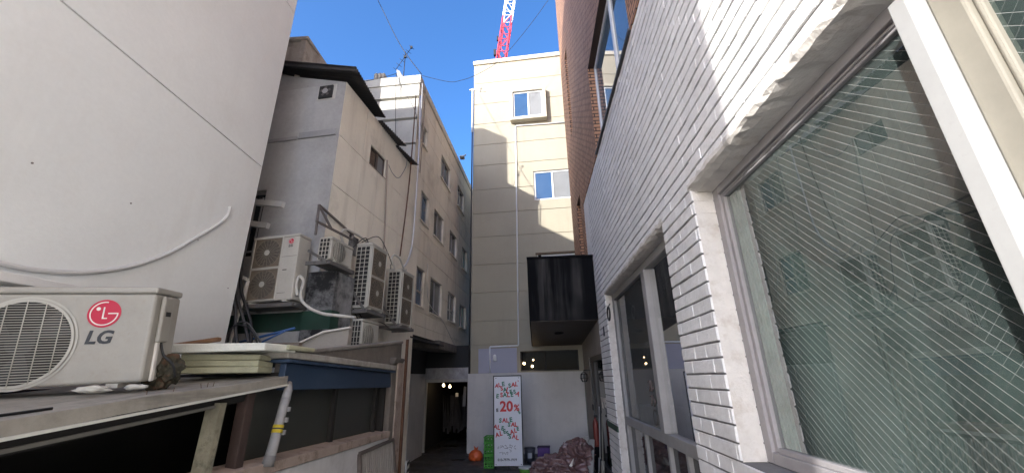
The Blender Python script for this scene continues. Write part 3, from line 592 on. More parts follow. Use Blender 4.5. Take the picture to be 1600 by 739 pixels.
m = MB(); m.prism([(0, 0, 0), (.08, 0, 0), (.1, 0, .5), (.03, 0, .52)], (0, .02, 0)); o = m.done('hanging_cloth', mat('pale_cloth', (.25, .25, .27), .9), None); o.location = ML @ Vector((-.62 + .2, .9, 1.0)); tag(o, 'narrow pale cloth hanging among the dark garments', 'cloth')

# ------------------------------------------------------------------ right building: white painted brick below, brown brick above
RL = (1.2, 3.0, 0)
rb = thing('brick_building', 'right hand building of white painted brick below and brown brick above', 'building', RL)
class WMB(MB):
    def done(s, name, mats, parent=None, **k):
        if parent is not None:
            Mi = Matrix.Translation(RL).inverted()
            for v in s.bm.verts: v.co = Mi @ v.co
        return MB.done(s, name, mats, parent, **k)
OPEN = [(-0.55, 2.77, 1.2, 3.0), (3.48, 6.74, 0.0, 3.0)]
YFAR = 7.62; CH = 0.1
rnd = random.Random(11); m = WMB()
def brick(m, y0, y1, z0, z1):
    gz = 0.0065; gy = 0.0012; j = lambda a: rnd.uniform(-a, a)
    x = 1.2 + rnd.uniform(-.0035, .003); c = 0.004; xb = 1.37
    y0 += gy; y1 -= gy; z0 += gz; z1 -= gz
    t = j(.0012); V = m.bm.verts.new
    a = [V((x + .005, y0, z0 + j(.0015))), V((x + .005, y1, z0 + j(.0015))), V((x + .005, y1, z1 + j(.0015))), V((x + .005, y0, z1 + j(.0015)))]
    f = [V((x + j(.0012), y0 + c*.6, z0 + c + j(.001))), V((x + j(.0012), y1 - c*.6, z0 + c + j(.001))), V((x + j(.0012), y1 - c*.6, z1 - c + j(.001))), V((x + j(.0012), y0 + c*.6, z1 - c + j(.001)))]
    b = [V((xb, y0, z0)), V((xb, y1, z0)), V((xb, y1, z1)), V((xb, y0, z1))]
    m._f(f)
    for i in range(4):
        k = (i+1) % 4; m._f([a[i], a[k], f[k], f[i]]); m._f([b[i], b[k], a[k], a[i]])
for r in range(53):
    z0 = r*CH; z1 = z0 + CH; zc = z0 + .05
    y = -4.0 + (0.10 if r % 2 else 0)
    cuts = sorted([(o[0], o[1]) for o in OPEN if o[2] < zc < o[3]])
    while y < YFAR:
        y1 = y + 0.2; segs = [(y, min(y1, YFAR))]
        for c0, c1 in cuts:
            ns = []
            for s0, s1 in segs:
                if s1 <= c0 or s0 >= c1: ns.append((s0, s1)); continue
                if s0 < c0: ns.append((s0, c0))
                if s1 > c1: ns.append((c1, s1))
            segs = ns
        for s0, s1 in segs:
            if s1 - s0 > .02: brick(m, s0, s1, z0, z1)
            elif s1 - s0 > .004: brick(m, s0, s1, z0, z1)
        y = y1
m.done('brick_wall', BRICKW, rb)
# mortar bed behind the brick faces
MR = Matrix(((0, 0, 0, 1.2), (0, 0, 0, 0), (0, 0, 0, 0), (0, 0, 0, 1)))
RW = Matrix(((0, 1, 0, 1.2), (-1, 0, 0, 0), (0, 0, 1, 0), (0, 0, 0, 1)))       # u=-Y, into=+X
def rhole(y0, y1, z0, z1): return (-y1, -y0, z0, z1)
m = WMB(); m.rev = .16; H = [rhole(o[0] - .003, o[1] + .003, o[2] - .003 if o[2] else 0, o[3] + .003) for o in OPEN]
us = [-YFAR, 4] + [h[i] for h in H for i in (0, 1)]; vv = [0, 5.29] + [h[i] for h in H for i in (2, 3)]
m.wall(us, vv, lambda u, v: None if any(inside(u, v, h) for h in H) else 0.011, RW); m.done('joint_mortar', MORTAR, rb)
# painted reveals of the two openings, with the brick courses showing as faint joints
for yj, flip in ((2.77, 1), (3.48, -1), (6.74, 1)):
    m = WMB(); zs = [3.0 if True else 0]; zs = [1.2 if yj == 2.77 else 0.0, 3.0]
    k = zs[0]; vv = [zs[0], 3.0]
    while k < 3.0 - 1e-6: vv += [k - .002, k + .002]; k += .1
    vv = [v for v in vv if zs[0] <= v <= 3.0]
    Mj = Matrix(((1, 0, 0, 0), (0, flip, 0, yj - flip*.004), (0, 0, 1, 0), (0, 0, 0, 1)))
    m.wall([1.212, 1.352 if yj == 2.77 else 1.313], vv, lambda u, v: .003 if abs((v*10) - round(v*10)) < .03 else 0.0, Mj); m.done('reveal', PLASTER, rb)  # same paint as the wall; darker plaster tone put in to dim these faces
# rough plaster lintels
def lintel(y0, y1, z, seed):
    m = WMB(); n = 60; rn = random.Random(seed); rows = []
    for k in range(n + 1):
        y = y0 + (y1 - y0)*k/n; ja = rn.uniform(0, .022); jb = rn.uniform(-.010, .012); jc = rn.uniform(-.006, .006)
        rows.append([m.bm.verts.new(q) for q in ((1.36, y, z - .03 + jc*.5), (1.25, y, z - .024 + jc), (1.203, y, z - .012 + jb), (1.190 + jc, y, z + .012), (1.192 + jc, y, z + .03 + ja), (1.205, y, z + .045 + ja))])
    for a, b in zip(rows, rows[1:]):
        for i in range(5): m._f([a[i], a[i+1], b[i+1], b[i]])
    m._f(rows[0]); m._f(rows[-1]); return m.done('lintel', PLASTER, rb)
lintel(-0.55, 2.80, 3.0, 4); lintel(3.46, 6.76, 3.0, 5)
m = WMB(); m.box((1.188, 6.74, 0.90), (1.37, YFAR + .004, 0.985)); m.done('painted_band', GREEN_BAND, rb)
m = WMB(); m.box((1.188, 2.77, 0.90), (1.2, 3.48, 0.985)); m.done('painted_band', GREEN_BAND, rb)
m = WMB(); m.box((1.2, -20, 0), (1.5, -4.001, 14)); m.box((1.2, -4.0, 5.3), (1.21, -2.3, 7.0)) ; m.done('rear_or_bounce_wall', BRICKW, rb)  # wall run on out of view, added to bounce sun into the alley
# plastered end with the shop door
m = WMB(); m.box((1.2, YFAR, 2.1), (1.5, 10.6, 3.95)); m.box((1.2, 9.5, 0), (1.5, 10.6, 2.1)); m.done('plastered_end', GPLASTER, rb)
# brown brick upper storeys
UH = [rhole(3.5, 6.08, 5.33, 7.12), rhole(8.85, 9.3, 7.75, 10.4), rhole(8.65, 9.3, 4.1, 5.75), rhole(3.5, 6.08, 9.2, 11.0), rhole(-2.2, 1.2, 5.6, 7.2)]
us = [-10.55, -YFAR - .6, 4] + [h[i] for h in UH for i in (0, 1)]; vv = [3.951, 5.3, 14.2] + [h[i] for h in UH for i in (2, 3)]
m = WMB(); m.rev = .26; m.wall(us, vv, lambda u, v: None if any(inside(u, v, h) for h in UH) or (v < 5.3 and u > -YFAR - .6) else -0.012, RW); m.done('brown_brick_wall', BROWN, rb)
m = WMB(); m.box((1.2, YFAR - .0, 3.951), (1.23, YFAR + .6, 5.3)); m.done('white_return', BRICKW, rb)
m = WMB(); m.box((1.5, 7.9, 3.96), (6, 10.54, 14.2)); m.box((1.5, -4, 7.3), (6, 7.9, 14.2)); m.box((1.189, 10.535, 3.96), (1.5, 10.549, 14.2)); m.done('core', SHOP_DK, rb)
m = WMB(); m.box((1.165, 3.48, 5.295), (1.5, 6.1, 5.33)); m.done('window_ledge', mat('dark_ledge', (.07, .07, .075), .6), rb)
def wwin(y0, y1, z0, z1, **k):
    Mw = Matrix.Translation(RL).inverted() @ RW
    return window(rb, Mw, -y1, -y0, z0, z1, **k)
wwin(3.5, 6.08, 5.33, 7.12, d=0.10, fw=0.09, mull=(-4.55,), frame=PVC_W, panes=[glass_dark('sky_toned_glass', (.09, .13, .16), .02, 1.0, .05)])  # bluish pane colour stands in for mirrored sky
wwin(8.85, 9.3, 7.75, 10.4, d=0.2, fw=0.04, frame=ALU_G, panes=[G_DARK]); wwin(8.65, 9.3, 4.1, 5.75, d=0.2, fw=0.04, frame=ALU_G, panes=[G_DARK])
wwin(3.5, 6.08, 9.2, 11.0, d=0.16, fw=0.07, mull=(-4.55,), frame=ALU_W, panes=[G_DARK]); wwin(-2.2, 1.2, 5.6, 7.2, d=0.16, fw=0.07, mull=(-.5,), frame=ALU_W, panes=[G_DARK])
# rooms behind the two ground floor windows
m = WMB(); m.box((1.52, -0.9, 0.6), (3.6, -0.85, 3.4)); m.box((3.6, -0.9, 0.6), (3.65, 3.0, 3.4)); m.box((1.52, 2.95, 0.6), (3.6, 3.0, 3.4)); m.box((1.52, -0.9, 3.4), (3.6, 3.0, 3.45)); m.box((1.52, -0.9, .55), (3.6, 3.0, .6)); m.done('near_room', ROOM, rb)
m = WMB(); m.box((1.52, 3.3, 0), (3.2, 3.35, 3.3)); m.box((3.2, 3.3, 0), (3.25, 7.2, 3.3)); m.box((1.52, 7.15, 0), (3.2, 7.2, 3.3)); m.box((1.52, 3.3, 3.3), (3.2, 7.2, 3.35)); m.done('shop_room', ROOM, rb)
# big near window: outer frame, mullion, sashes
fr = WMB(); X0, X1 = 1.355, 1.43
fr.box((X0, 2.695, 1.2), (X1, 2.768, 2.985)); fr.box((X0, -0.55, 2.915), (X1, 2.695, 2.985)); fr.box((X0, -0.55, 1.2), (X1, 2.695, 1.262)); fr.box((X0, -.55, 1.262), (X1, -.49, 2.915))
fr.box((X0 + .02, 2.66, 1.262), (X1 - .01, 2.695, 2.915)); fr.box((X0 + .02, 1.10, 2.88), (X1 - .01, 2.66, 2.915)); fr.box((X0 + .012, 1.10, 2.893), (X0 + .02, 2.66, 2.899)); fr.box((X0 + .02, 1.10, 1.262), (X1 - .01, 2.66, 1.29))
bw = fr.done('large_window', ALU_G, rb, bevel=.004, seg=1); bw['label'] = 'large grey framed wired glass window nearest the camera'
m = WMB(); m.box((1.285, 1.075, 1.21), (1.395, 1.135, 2.90)); m.done('mullion', ALU_W, bw, bevel=.004)
m = WMB(); m.box((1.345, 0.985, 1.262), (1.412, 1.073, 2.88)); m.box((1.362, 0.965, 1.262), (1.405, 0.984, 2.88)); m.done('sash_stile', ALU_BEIGE, bw, bevel=.008)
m = WMB(); m.box((1.36, -0.49, 2.83), (1.405, .965, 2.88)); m.box((1.36, -.49, 1.262), (1.405, .965, 1.31)); m.done('sash_rail', ALU_BEIGE, bw, bevel=.006)
m = WMB(); m.quad((1.398, 1.10, 1.28), (1.398, 2.665, 1.28), (1.398, 2.665, 2.89), (1.398, 1.10, 2.89)); m.done('pane', WIRED, bw)
m = WMB(); m.quad((1.384, -.48, 1.30), (1.384, 0.975, 1.30), (1.384, 0.975, 2.84), (1.384, -.48, 2.84)); m.done('pane', WIRED, bw)
m = WMB()
for k in range(24):
    y0 = 2.56 + k*.0155; m.box((1.438 + .006*(k % 2), y0, 1.2), (1.445 + .006*(k % 2), y0 + .0155, 2.95))
m.done('curtain', MINT, bw)
m = WMB(); rnd2 = random.Random(5)
for (cy, cz) in ((.80, 2.70), (.72, 2.62), (.62, 2.68), (.70, 2.50)):
    for k in range(7): 
        y = cy + rnd2.uniform(-.03, .03); z = cz + rnd2.uniform(-.04, .04); s_ = rnd2.uniform(.003, .010); m.box((1.381, y, z), (1.383, y + s_, z + s_*1.3))
m.done('paint_flecks', LG_WHITE, bw)
# second window with shop glazing and lower panels
f2 = WMB(); A0, A1 = 1.315, 1.39
f2.box((A0, 6.60, 0), (A1, 6.735, 2.97)); f2.box((A0, 3.485, 0), (A1, 3.60, 2.97)); f2.box((A0, 3.60, 2.87), (A1, 6.60, 2.97)); f2.box((A0, 3.60, 1.02), (A1, 6.60, 1.13)); f2.box((A0 - .02, 4.62, 1.13), (A1, 4.76, 2.87))
f2.box((A0, 3.60, 0), (A1, 6.60, .12))
for y in (5.65, 4.70, 4.15): f2.box((A0 + .015, y - .03, .12), (A1 - .01, y + .03, 1.02))
sw = f2.done('shop_window', mat('grey_white_timber', (.27, .265, .265), .65, .15, 4, streak=.3, scol=(.25, .23, .22), bump=.1), rb, bevel=.006); sw['label'] = 'second, shop style window with grey white timber frame'
m = WMB(); m.quad((1.362, 4.76, 1.13), (1.362, 6.60, 1.13), (1.362, 6.60, 2.87), (1.362, 4.76, 2.87)); m.done('pane', CLEAR, sw)
m = WMB(); m.quad((1.362, 3.60, 1.13), (1.362, 4.62, 1.13), (1.362, 4.62, 2.87), (1.362, 3.60, 2.87)); m.done('pane', CLEAR, sw)
m = WMB(); m.quad((1.372, 3.60, .12), (1.372, 6.60, .12), (1.372, 6.60, 1.02), (1.372, 3.60, 1.02)); m.done('lower_pane', G_DARK, sw)
m = WMB(); m.box((1.50, 4.95, 1.6), (1.52, 5.25, 2.35)); m.box((1.56, 3.7, 1.0), (2.2, 4.4, 1.75)); m.box((1.5, 5.5, 1.0), (1.9, 6.5, 1.3)); m.done('inside_fittings', ROOM_L, sw)
m = WMB()
for dy, pts in ((0, [(0, 0), (.10, .02), (.05, -.10)]), (.14, [(0, .02), (.0, -.10), (.08, -.06)]), (.02, [(.0, -.16), (.1, -.14), (.04, -.26)]), (.15, [(.0, -.16), (.09, -.2), (.02, -.26)])):
    m.tube([(1.357, 4.95 + .33 - dy - q[0], 1.62 + q[1]) for q in pts], .009, 5)
m.ring((1.357, 5.12, 1.24), .085, .018, nrm=(-1, 0, 0)); m.done('window_lettering', mat('faded_lettering', (.16, .13, .12)), sw)
# shop door at the far end
dr = WMB(); dr.box((1.20, 9.36, 0), (1.30, 9.5, 2.08)); dr.box((1.20, YFAR, 2.0), (1.30, 9.36, 2.098)); dr.box((1.215, YFAR + .002, 0), (1.30, YFAR + .06, 2.0)); dr.box((1.22, 8.9, .08), (1.29, 9.36, 2.0)); dr.box((1.22, 7.68, 0), (1.29, 8.9, .12))
do = dr.done('shop_door', mat('dark_bronze_frame', (.06, .058, .055), .5, .2, streak=.2, scol=(.2, .19, .18)), rb, bevel=.006)
m = WMB(); m.box((1.26, 7.68, .12), (1.272, 8.9, 2.0)); m.done('pane', G_DARK, do)
m = WMB(); m.box((1.195, 9.40, 0), (1.204, 9.47, 2.06)); m.done('edge_trim', ALU_BEIGE, do)
m = WMB(); m.box((1.18, 9.36, 1.02), (1.215, 9.44, 1.14)); m.done('lock', BLACK_T, do, bevel=.006)
m = WMB(); m.box((1.255, 7.95, 1.25), (1.259, 8.55, 1.32)); m.box((1.255, 8.0, 1.16), (1.259, 8.2, 1.25)); m.box((1.255, 8.35, 1.12), (1.259, 8.5, 1.25)); m.jitter(.01, 2); m.done('door_sticker', LG_WHITE, do)

# ------------------------------------------------------------------ outdoor air conditioning units
def ac_unit(label, loc, rz, wd, h, d, fans, kind, casing=None, group='outdoor air conditioning units', side=True, logo=None, tilt=(0, 0)):
    """origin: front lower left corner; front faces -y. fans: (x, z, r)"""
    t = thing('outdoor_unit', label, 'air conditioner', loc, rz, group); t.rotation_euler = (tilt[0], tilt[1], rz)
    casing = casing or ACG
    m = MB(); m.box((0, 0, 0.02), (wd, d, h - .035)); c = m.done('casing', casing, t, bevel=.018 if kind == 'bars' else .010, seg=3)
    m = MB(); m.box((-.004, -.004, h - .034), (wd + .004, d + .004, h)); m.done('lid', casing, t, bevel=.010)
    for fx in (.12, .82):
        m = MB(); m.box((wd*fx, -.01, 0), (wd*fx + .05, d + .01, .02)); m.done('foot', ACG, t)
    for (fx, fz, r) in fans:
        if kind == 'bars':
            g = MB(); g.ring((fx, -.0015, fz), r*1.06, r*.05, thick=.003, n=56); g.ring((fx, -.004, fz), r, r*.06, thick=.006, n=56)
            n = 34
            for k in range(1, n):
                z = -r + 2*r*k/n; hw = math.sqrt(max(0, (r*.97)**2 - z*z)); g.tube([(fx - hw, -.008, fz + z), (fx + hw, -.008, fz + z)], .0019, 5)
            for q in (-.72, -.38, -.02, .34, .68):
                x = q*r; hw = math.sqrt((r*.97)**2 - x*x); g.tube([(fx + x, -.011, fz - hw), (fx + x, -.011, fz + hw)], .0024, 5)
            go = g.done('fan_grille', GRILLE, t)
            b = MB(); b.disc((fx, -.001, fz), r*.97, n=48, thick=.0008); b.done('fan_opening', ACDARK, go)
            b = MB(); b.disc((fx, -.0022, fz), r*.27, n=28, thick=.002)
            for k in range(3):
                a = R(40 + 120*k)
                pts = [(fx + math.cos(a + e)*rr*r, -.0030, fz + math.sin(a + e)*rr*r) for rr, e in ((.22, -.2), (.6, -.55), (.93, -.5), (.93, .2), (.6, .25), (.22, .3))]
                b.prism(pts, (0, -.001, 0))
            b.done('fan_blade', mat('fan_grey', (.045, .045, .044), .6, .2), go)
        else:
            s_ = r*1.10; g = MB()
            for a0_, a1_ in (((-s_, -s_), (s_, -s_*.95)), ((-s_, s_*.95), (s_, s_)), ((-s_, -s_*.95), (-s_*.95, s_*.95)), ((s_*.95, -s_*.95), (s_, s_*.95))):
                g.box((fx + a0_[0], -.010, fz + a0_[1]), (fx + a1_[0], -.0005, fz + a1_[1]))
            go = g.done('fan_grille', ACG, t)
            b = MB(); b.box((fx - s_*.95, -.002, fz - s_*.95), (fx + s_*.95, -.0006, fz + s_*.95)); b.done('fan_recess', FANTAN, go)
            b = MB(); b.disc((fx, -.0045, fz), r*.94, n=36, thick=.0008); b.done('fan_opening', mat('fan_shadow_tan', (.075, .06, .046), .8, .35, 8), go)
            b = MB()
            for k in range(1, 9): b.ring((fx, -.0075, fz), r*(.2 + .1*k), r*.022, thick=.001, n=36)
            for k in range(20):
                a = 2*math.pi*k/20; b.bar((fx + .2*r*math.cos(a), -.007, fz + .2*r*math.sin(a)), (fx + .98*r*math.cos(a + .12), -.007, fz + .98*r*math.sin(a + .12)), r*.018, .001, up=(0, 1, 0))
            b.done('wire_guard', mat('guard_tan', (.24, .21, .165), .6, .2), go)
            b = MB(); b.disc((fx, -.012, fz), r*.2, n=24, thick=.003); b.done('fan_hub', GRILLE, go)
    if side:
        b = MB(); b.box((-.003, d*.10, h*.06), (-.001, d*.93, h*.94)); so = b.done('coil', ACDARK, t)
        b = MB(); rows = max(5, int(h / .062))
        for k in range(rows + 1):
            z = h*.06 + h*.88*k/rows; b.box((-.012, d*.08, z - .0032), (-.004, d*.95, z + .0032))
        for q in (.08, .36, .64, .93): b.box((-.013, d*q, h*.055), (-.0125 + .004, d*q + .008, h*.945))
        b.done('coil_guard', GRILLE, so)
    if logo:
        lx, lz, lr = logo
        b = MB(); b.disc((lx, -.001, lz), lr, n=36, thick=.0015); bo = b.done('badge', LG_RED, t)
        b = MB(); b.ring((lx, -.0026, lz), lr*.86, lr*.08, thick=.0008, a0=80, a1=360, n=40)
        b.disc((lx - lr*.38, -.0028, lz + lr*.34), lr*.13, n=14, thick=.0008)
        b.box((lx - lr*.09, -.0036, lz - lr*.38), (lx + lr*.0, -.0028, lz + lr*.46)); b.box((lx + lr*.0005, -.0036, lz - lr*.38), (lx + lr*.22, -.0028, lz - lr*.30))
        b.box((lx + lr*.24, -.0036, lz - lr*.035), (lx + lr*.84, -.0028, lz + lr*.045)); b.done('badge_mark', LG_WHITE, bo)
        b = MB(); text_bm(b, 'LG', lr*1.28, TM(lx - lr*.05, -.002, lz - lr*1.72), offset=lr*.035, shear=.18); b.done('lettering', LG_GREY, t)
    return t
def bracket(label, loc, rz, wd, d, brace=.5, mt=None):
    """steel angle bracket under a unit, same origin convention as the unit (wall is at y=+)"""
    t = thing('wall_bracket', label, 'bracket', loc, rz, 'steel brackets carrying the outdoor units')
    mt = mt or STEEL
    m = MB(); m.box((-.03, -.03, -.045), (wd + .03, -.005, -.003)); m.box((-.03, d, -.045), (wd + .03, d + .025, -.003)); m.box((-.02, -.005, -.035), (wd + .02, d, -.020)); m.done('tray', mt, t)
    for x in (-.03, wd + .01):
        m = MB(); m.box((x, -.005, -.045), (x + .02, d + .12, -.003)); m.done('arm', mt, t)
        m = MB(); m.bar((x + .01 + (-.022 if x < 0 else .022), -.0, -.02), (x + .01 + (-.022 if x < 0 else .022), d + .1, brace), .014, .03); m.done('brace', mt, t)
    return t
# big unit on the shed roof (front faces the camera)
NL = Vector((-2.054, 2.1, 1.692)); nr = R(19)
e1 = Vector((math.cos(nr), math.sin(nr), 0))
nu = ac_unit('large near outdoor unit with round fan and red badge standing on the shed roof', tuple(NL - e1*.79 + Vector((0, 0, -.018))), nr, .79, .515, .27, [(.262, .235, .215)], 'bars', casing=ACW, side=False, logo=(.575, .375, .072), tilt=(R(5), R(-2.0)))
m = MB(); m.box((.7895, .05, .22), (.812, .15, .47)); vc = m.done('valve_cover', ACW, nu, bevel=.02, seg=3)
m = MB(); m.box((.8125, .075, .36), (.814, .125, .385)); m.done('handle_slot', ACDARK, vc)
m = MB(); m.tube(smooth_path([(.80, .1, .22), (.82, .11, .15), (.86, .13, .10), (.87, .16, .03)], 5), .006, 6); m.done('cable', CABLE_BK, nu)
m = MB(); m.box((.79, .06, .02), (.803, .09, .22)); m.done('edge_strip', LG_WHITE, nu, bevel=.004)
# unit on the grey house front
HM = Matrix.Translation(HL) @ Matrix.Rotation(HR, 4, 'Z')
def HP(x, y, z): return HM @ Vector((x, y, z))
a1u = ac_unit('tall twin fan unit with red badge hanging on the grey house front', tuple(HP(-.665, -.30, 2.53)), HR, .59, .79, .21, [(.205, .585, .165), (.205, .215, .165)], 'square', logo=(.49, .70, .032), side=False, tilt=(0, R(-1.5)))
m = MB(); m.box((.40, -.003, .52), (.585, -.0005, .522)); m.box((.43, -.004, .36), (.48, -.0005, .368)); m.box((.40, -.003, .10), (.50, -.0005, .103)); m.done('panel_seams', ACDARK, a1u)
bracket('bracket under the tall twin fan unit on the grey house front', tuple(HP(-.665, -.30, 2.53)), HR, .59, .21, .01)
SR = HR + R(90)                 # units facing the alley
def alley(x, y, z): return tuple(HP(x, y, z))
au = ac_unit('first twin fan unit facing the alley, beside the sooty corner pier', alley(.42, .41, 2.545), SR, .43, .87, .22, [(.215, .63, .175), (.215, .235, .175)], 'square')
bracket('bracket under the first twin fan unit facing the alley', alley(.42, .41, 2.545), SR, .43, .22, .40)
bu = ac_unit('farther twin fan unit facing the alley, right of the first twin fan unit', alley(.40, 1.37, 2.465), SR, .48, .85, .21, [(.24, .61, .175), (.24, .225, .175)], 'square')
bracket('bracket under the farther twin fan unit', alley(.40, 1.37, 2.465), SR, .48, .21, .36)
cu_ = ac_unit('small single fan unit perched on the sooty corner pier', alley(.30, -.27, 2.985), SR, .45, .29, .15, [(.16, .145, .125)], 'bars')
bracket('bracket under the small unit on the corner pier', alley(.30, -.27, 2.985), SR, .45, .15, .12)
ac_unit('lowest single fan unit half hidden behind the concrete ledge wall', alley(.40, .40, 2.06), SR, .42, .37, .14, [(.16, .185, .13)], 'bars')
m = MB(); M0 = HM; m.box((.20, .36, 1.2), (.44, .86, 2.055), M0); tag(m.done('plinth', CONC, loc=tuple(HP(.3, .6, 1.2))), 'concrete plinth carrying the lowest unit behind the ledge wall', 'plinth')
m = MB(); m.box((.20, 0.95, 2.05), (.36, 1.3, 2.16), M0); m.box((.21, 1.0, 2.161), (.35, 1.28, 2.18), M0); tag(m.done('junction_box', ACG, loc=tuple(HP(.3, 1.1, 2.05)), bevel=.006), 'pale metal box lying beside the lowest outdoor unit', 'box')
# empty triangular bracket above the small unit
tk = thing('empty_bracket', 'empty triangular steel bracket above the small corner unit', 'bracket', (-2.45, 4.5, 3.35))
for a, b in (((-2.53, 4.27, 3.715), (-2.44, 5.05, 3.60)), ((-2.33, 3.93, 3.36), (-2.24, 4.60, 3.38)), ((-2.53, 4.27, 3.715), (-2.33, 3.93, 3.36)), ((-2.44, 5.05, 3.60), (-2.24, 4.60, 3.38)), ((-2.53, 4.29, 3.70), (-2.30, 4.2, 3.375)), ((-2.53, 4.29, 3.34), (-2.53, 4.27, 3.72))):
    m = MB(); L = Vector((-2.45, 4.5, 3.35)); m.bar(Vector(a) - L, Vector(b) - L, .022, .022); m.done('bar', mat('brown_steel', (.13, .11, .1), .6, .3), tk)
m = MB(); m.box((-.001, 0, 0), (.012, .22, .26)); o = m.done('wall_hatch', SOOT, None); o.location = HP(.002, .52, 3.34); o.rotation_euler = (0, 0, HR); tag(o, 'dull grey hatch plate on the house side above the twin fan units', 'hatch')

# pipes and cables
def cable(name, pts, r, mt, label, cat='cable', n=6, sm=6, group=None):
    m = MB(); m.tube(smooth_path(pts, sm), r, n); return tag(m.done(name, mt, loc=tuple(pts[0])), label, cat, group)
cable('insulated_hose', [(-2.60,4.241,2.61),(-2.638,4.245,2.735),(-2.614,4.243,2.829),(-2.557,4.236,2.766),(-2.566,4.237,2.637),(-2.536,4.234,2.55),(-2.421,4.221,2.46),(-2.261,4.203,2.397),(-2.071,4.18,2.368),(-1.95,4.3,2.36)], .017, CABLE_W, 'off white hose looping out of the twin fan unit on the grey house front', 'hose', 8)
cable('insulated_hose', [(-2.31,4.62,3.25),(-2.33,4.50,3.40),(-2.37,4.60,3.49),(-2.40,4.72,3.56),(-2.395,4.85,3.59),(-2.36,5.17,3.595),(-2.315,5.65,3.53),(-2.29,5.87,3.44)], .015, CABLE_W, 'off white hose arching from the small corner unit along the house side', 'hose', 8)
cable('insulated_hose', [(-2.09,5.8,3.30),(-2.10,5.66,3.42),(-2.09,5.75,3.51),(-2.07,5.95,3.50),(-2.10,6.3,3.40),(-2.16,6.55,3.50)], .013, CABLE_W, 'off white hose curling over the farther twin fan unit', 'hose', 8)
cable('ribbed_conduit', [(-2.176,6.75,7.275),(-2.165,6.845,6.108),(-2.164,6.851,4.982),(-2.167,6.829,4.132),(-2.182,6.693,3.726),(-2.202,6.512,3.526)], .017, SILVER, 'shiny silver conduit running up between the house and the long block', 'conduit', 8)
cable('wall_pipe', [(-2.237,6.645,7.2),(-2.24,6.626,5.279),(-2.257,6.467,3.72)], .012, RUST, 'thin rusty pipe beside the silver conduit', 'pipe')
cable('wall_pipe', [(-2.345,5.74,5.173),(-2.335,5.84,4.294),(-2.328,5.91,3.5)], .013, mat('tan_pipe', (.33, .27, .22), .7), 'tan pipe dropping from the house window to the outdoor units', 'pipe')
cable('wall_pipe', [(-2.335,7.33,8.088),(-2.333,7.38,7.257),(-2.33,7.42,5.3),(-2.33,7.44,3.9)], .016, CABLE_G, 'grey pipe on the corner of the long aged block', 'pipe')
cable('wall_pipe', [(-2.325,7.56,8.15),(-2.326,7.56,7.211),(-2.327,7.53,6.052),(-2.33,7.5,4.2)], .012, mat('tan_pipe', (.33, .27, .22)), 'tan pipe next to the grey pipe on the long aged block', 'pipe')
cable('slack_cable', [(-2.33,5.784,5.109),(-2.31,5.963,5.035),(-2.29,6.205,5.088),(-2.262,6.422,5.413),(-2.255,6.45,5.591)], .006, mat('grey_cable', (.2, .2, .2)), 'slack grey cable drooping beside the small house window')
cable('slack_cable', [(-2.27,8.3,4.1),(-2.272,8.522,3.321),(-2.215,9.668,3.061),(-2.165,10.631,2.693),(-2.14,11.138,2.5)], .007, CABLE_W, 'loose pale cable hanging across the lower windows of the long block')
cable('roof_cable', sag((-2.93, 7.25, 8.35), (-3.75, 5.9, 6.9), .05), .006, CABLE_BK, 'thin stay wire from the vent cowl down to the house roof', sm=1)
cable('roof_cable', [(-2.918,7.2,8.30),(-2.727,7.2,7.853),(-2.396,7.2,7.181),(-2.35,7.3,6.6)], .006, CABLE_BK, 'thin wire slanting across the white parapet to its corner')
cable('roof_cable', [(-2.94,7.25,8.36),(-2.90,7.26,7.6),(-2.83,7.26,6.7)], .006, CABLE_BK, 'thin wire hanging straight down the white parapet')
cable('overhead_wire', [(-4.4,7.2,12.4),(-3.569,7.2,10.629),(-2.895,7.2,9.152),(-2.36,7.3,8.33)], .009, CABLE_BK, 'black overhead wire running down to the corner of the white parapet', 'wire')
cable('overhead_wire', [(-3.1,9.5,10.3),(-2.265,9.5,10.004),(-1.883,9.5,10.023),(-1.409,9.5,10.2),(-0.737,9.5,10.675),(0.065,9.5,11.729),(0.857,9.5,12.981),(1.17,9.5,13.6)], .007, CABLE_BK, 'black wire sagging across the sky in front of the cream building', 'wire')
for pts in ([(-2.30,4.75,3.30),(-2.22,4.95,3.52),(-2.20,5.1,3.40),(-2.16,5.25,3.46)], [(-2.24,4.9,3.44),(-2.15,5.2,3.62),(-2.12,5.5,3.50),(-2.12,5.75,3.36)], [(-2.33,5.5,3.56),(-2.26,5.62,3.40),(-2.27,5.75,3.05),(-2.28,5.85,2.6)], [(-2.20,4.95,2.52),(-2.16,5.15,2.40),(-2.10,5.45,2.46),(-2.10,5.8,2.42)], [(-2.28,4.7,2.95),(-2.24,4.82,2.75),(-2.25,4.9,2.55),(-2.2,5.0,2.42)], [(-2.31,6.2,3.5),(-2.29,6.25,3.2),(-2.27,6.4,2.9),(-2.25,6.6,2.6)]):
    cable('thin_cable', pts, .006, CABLE_BK, 'thin dark cable looping between the outdoor units on the house side', group='thin cables around the outdoor units')
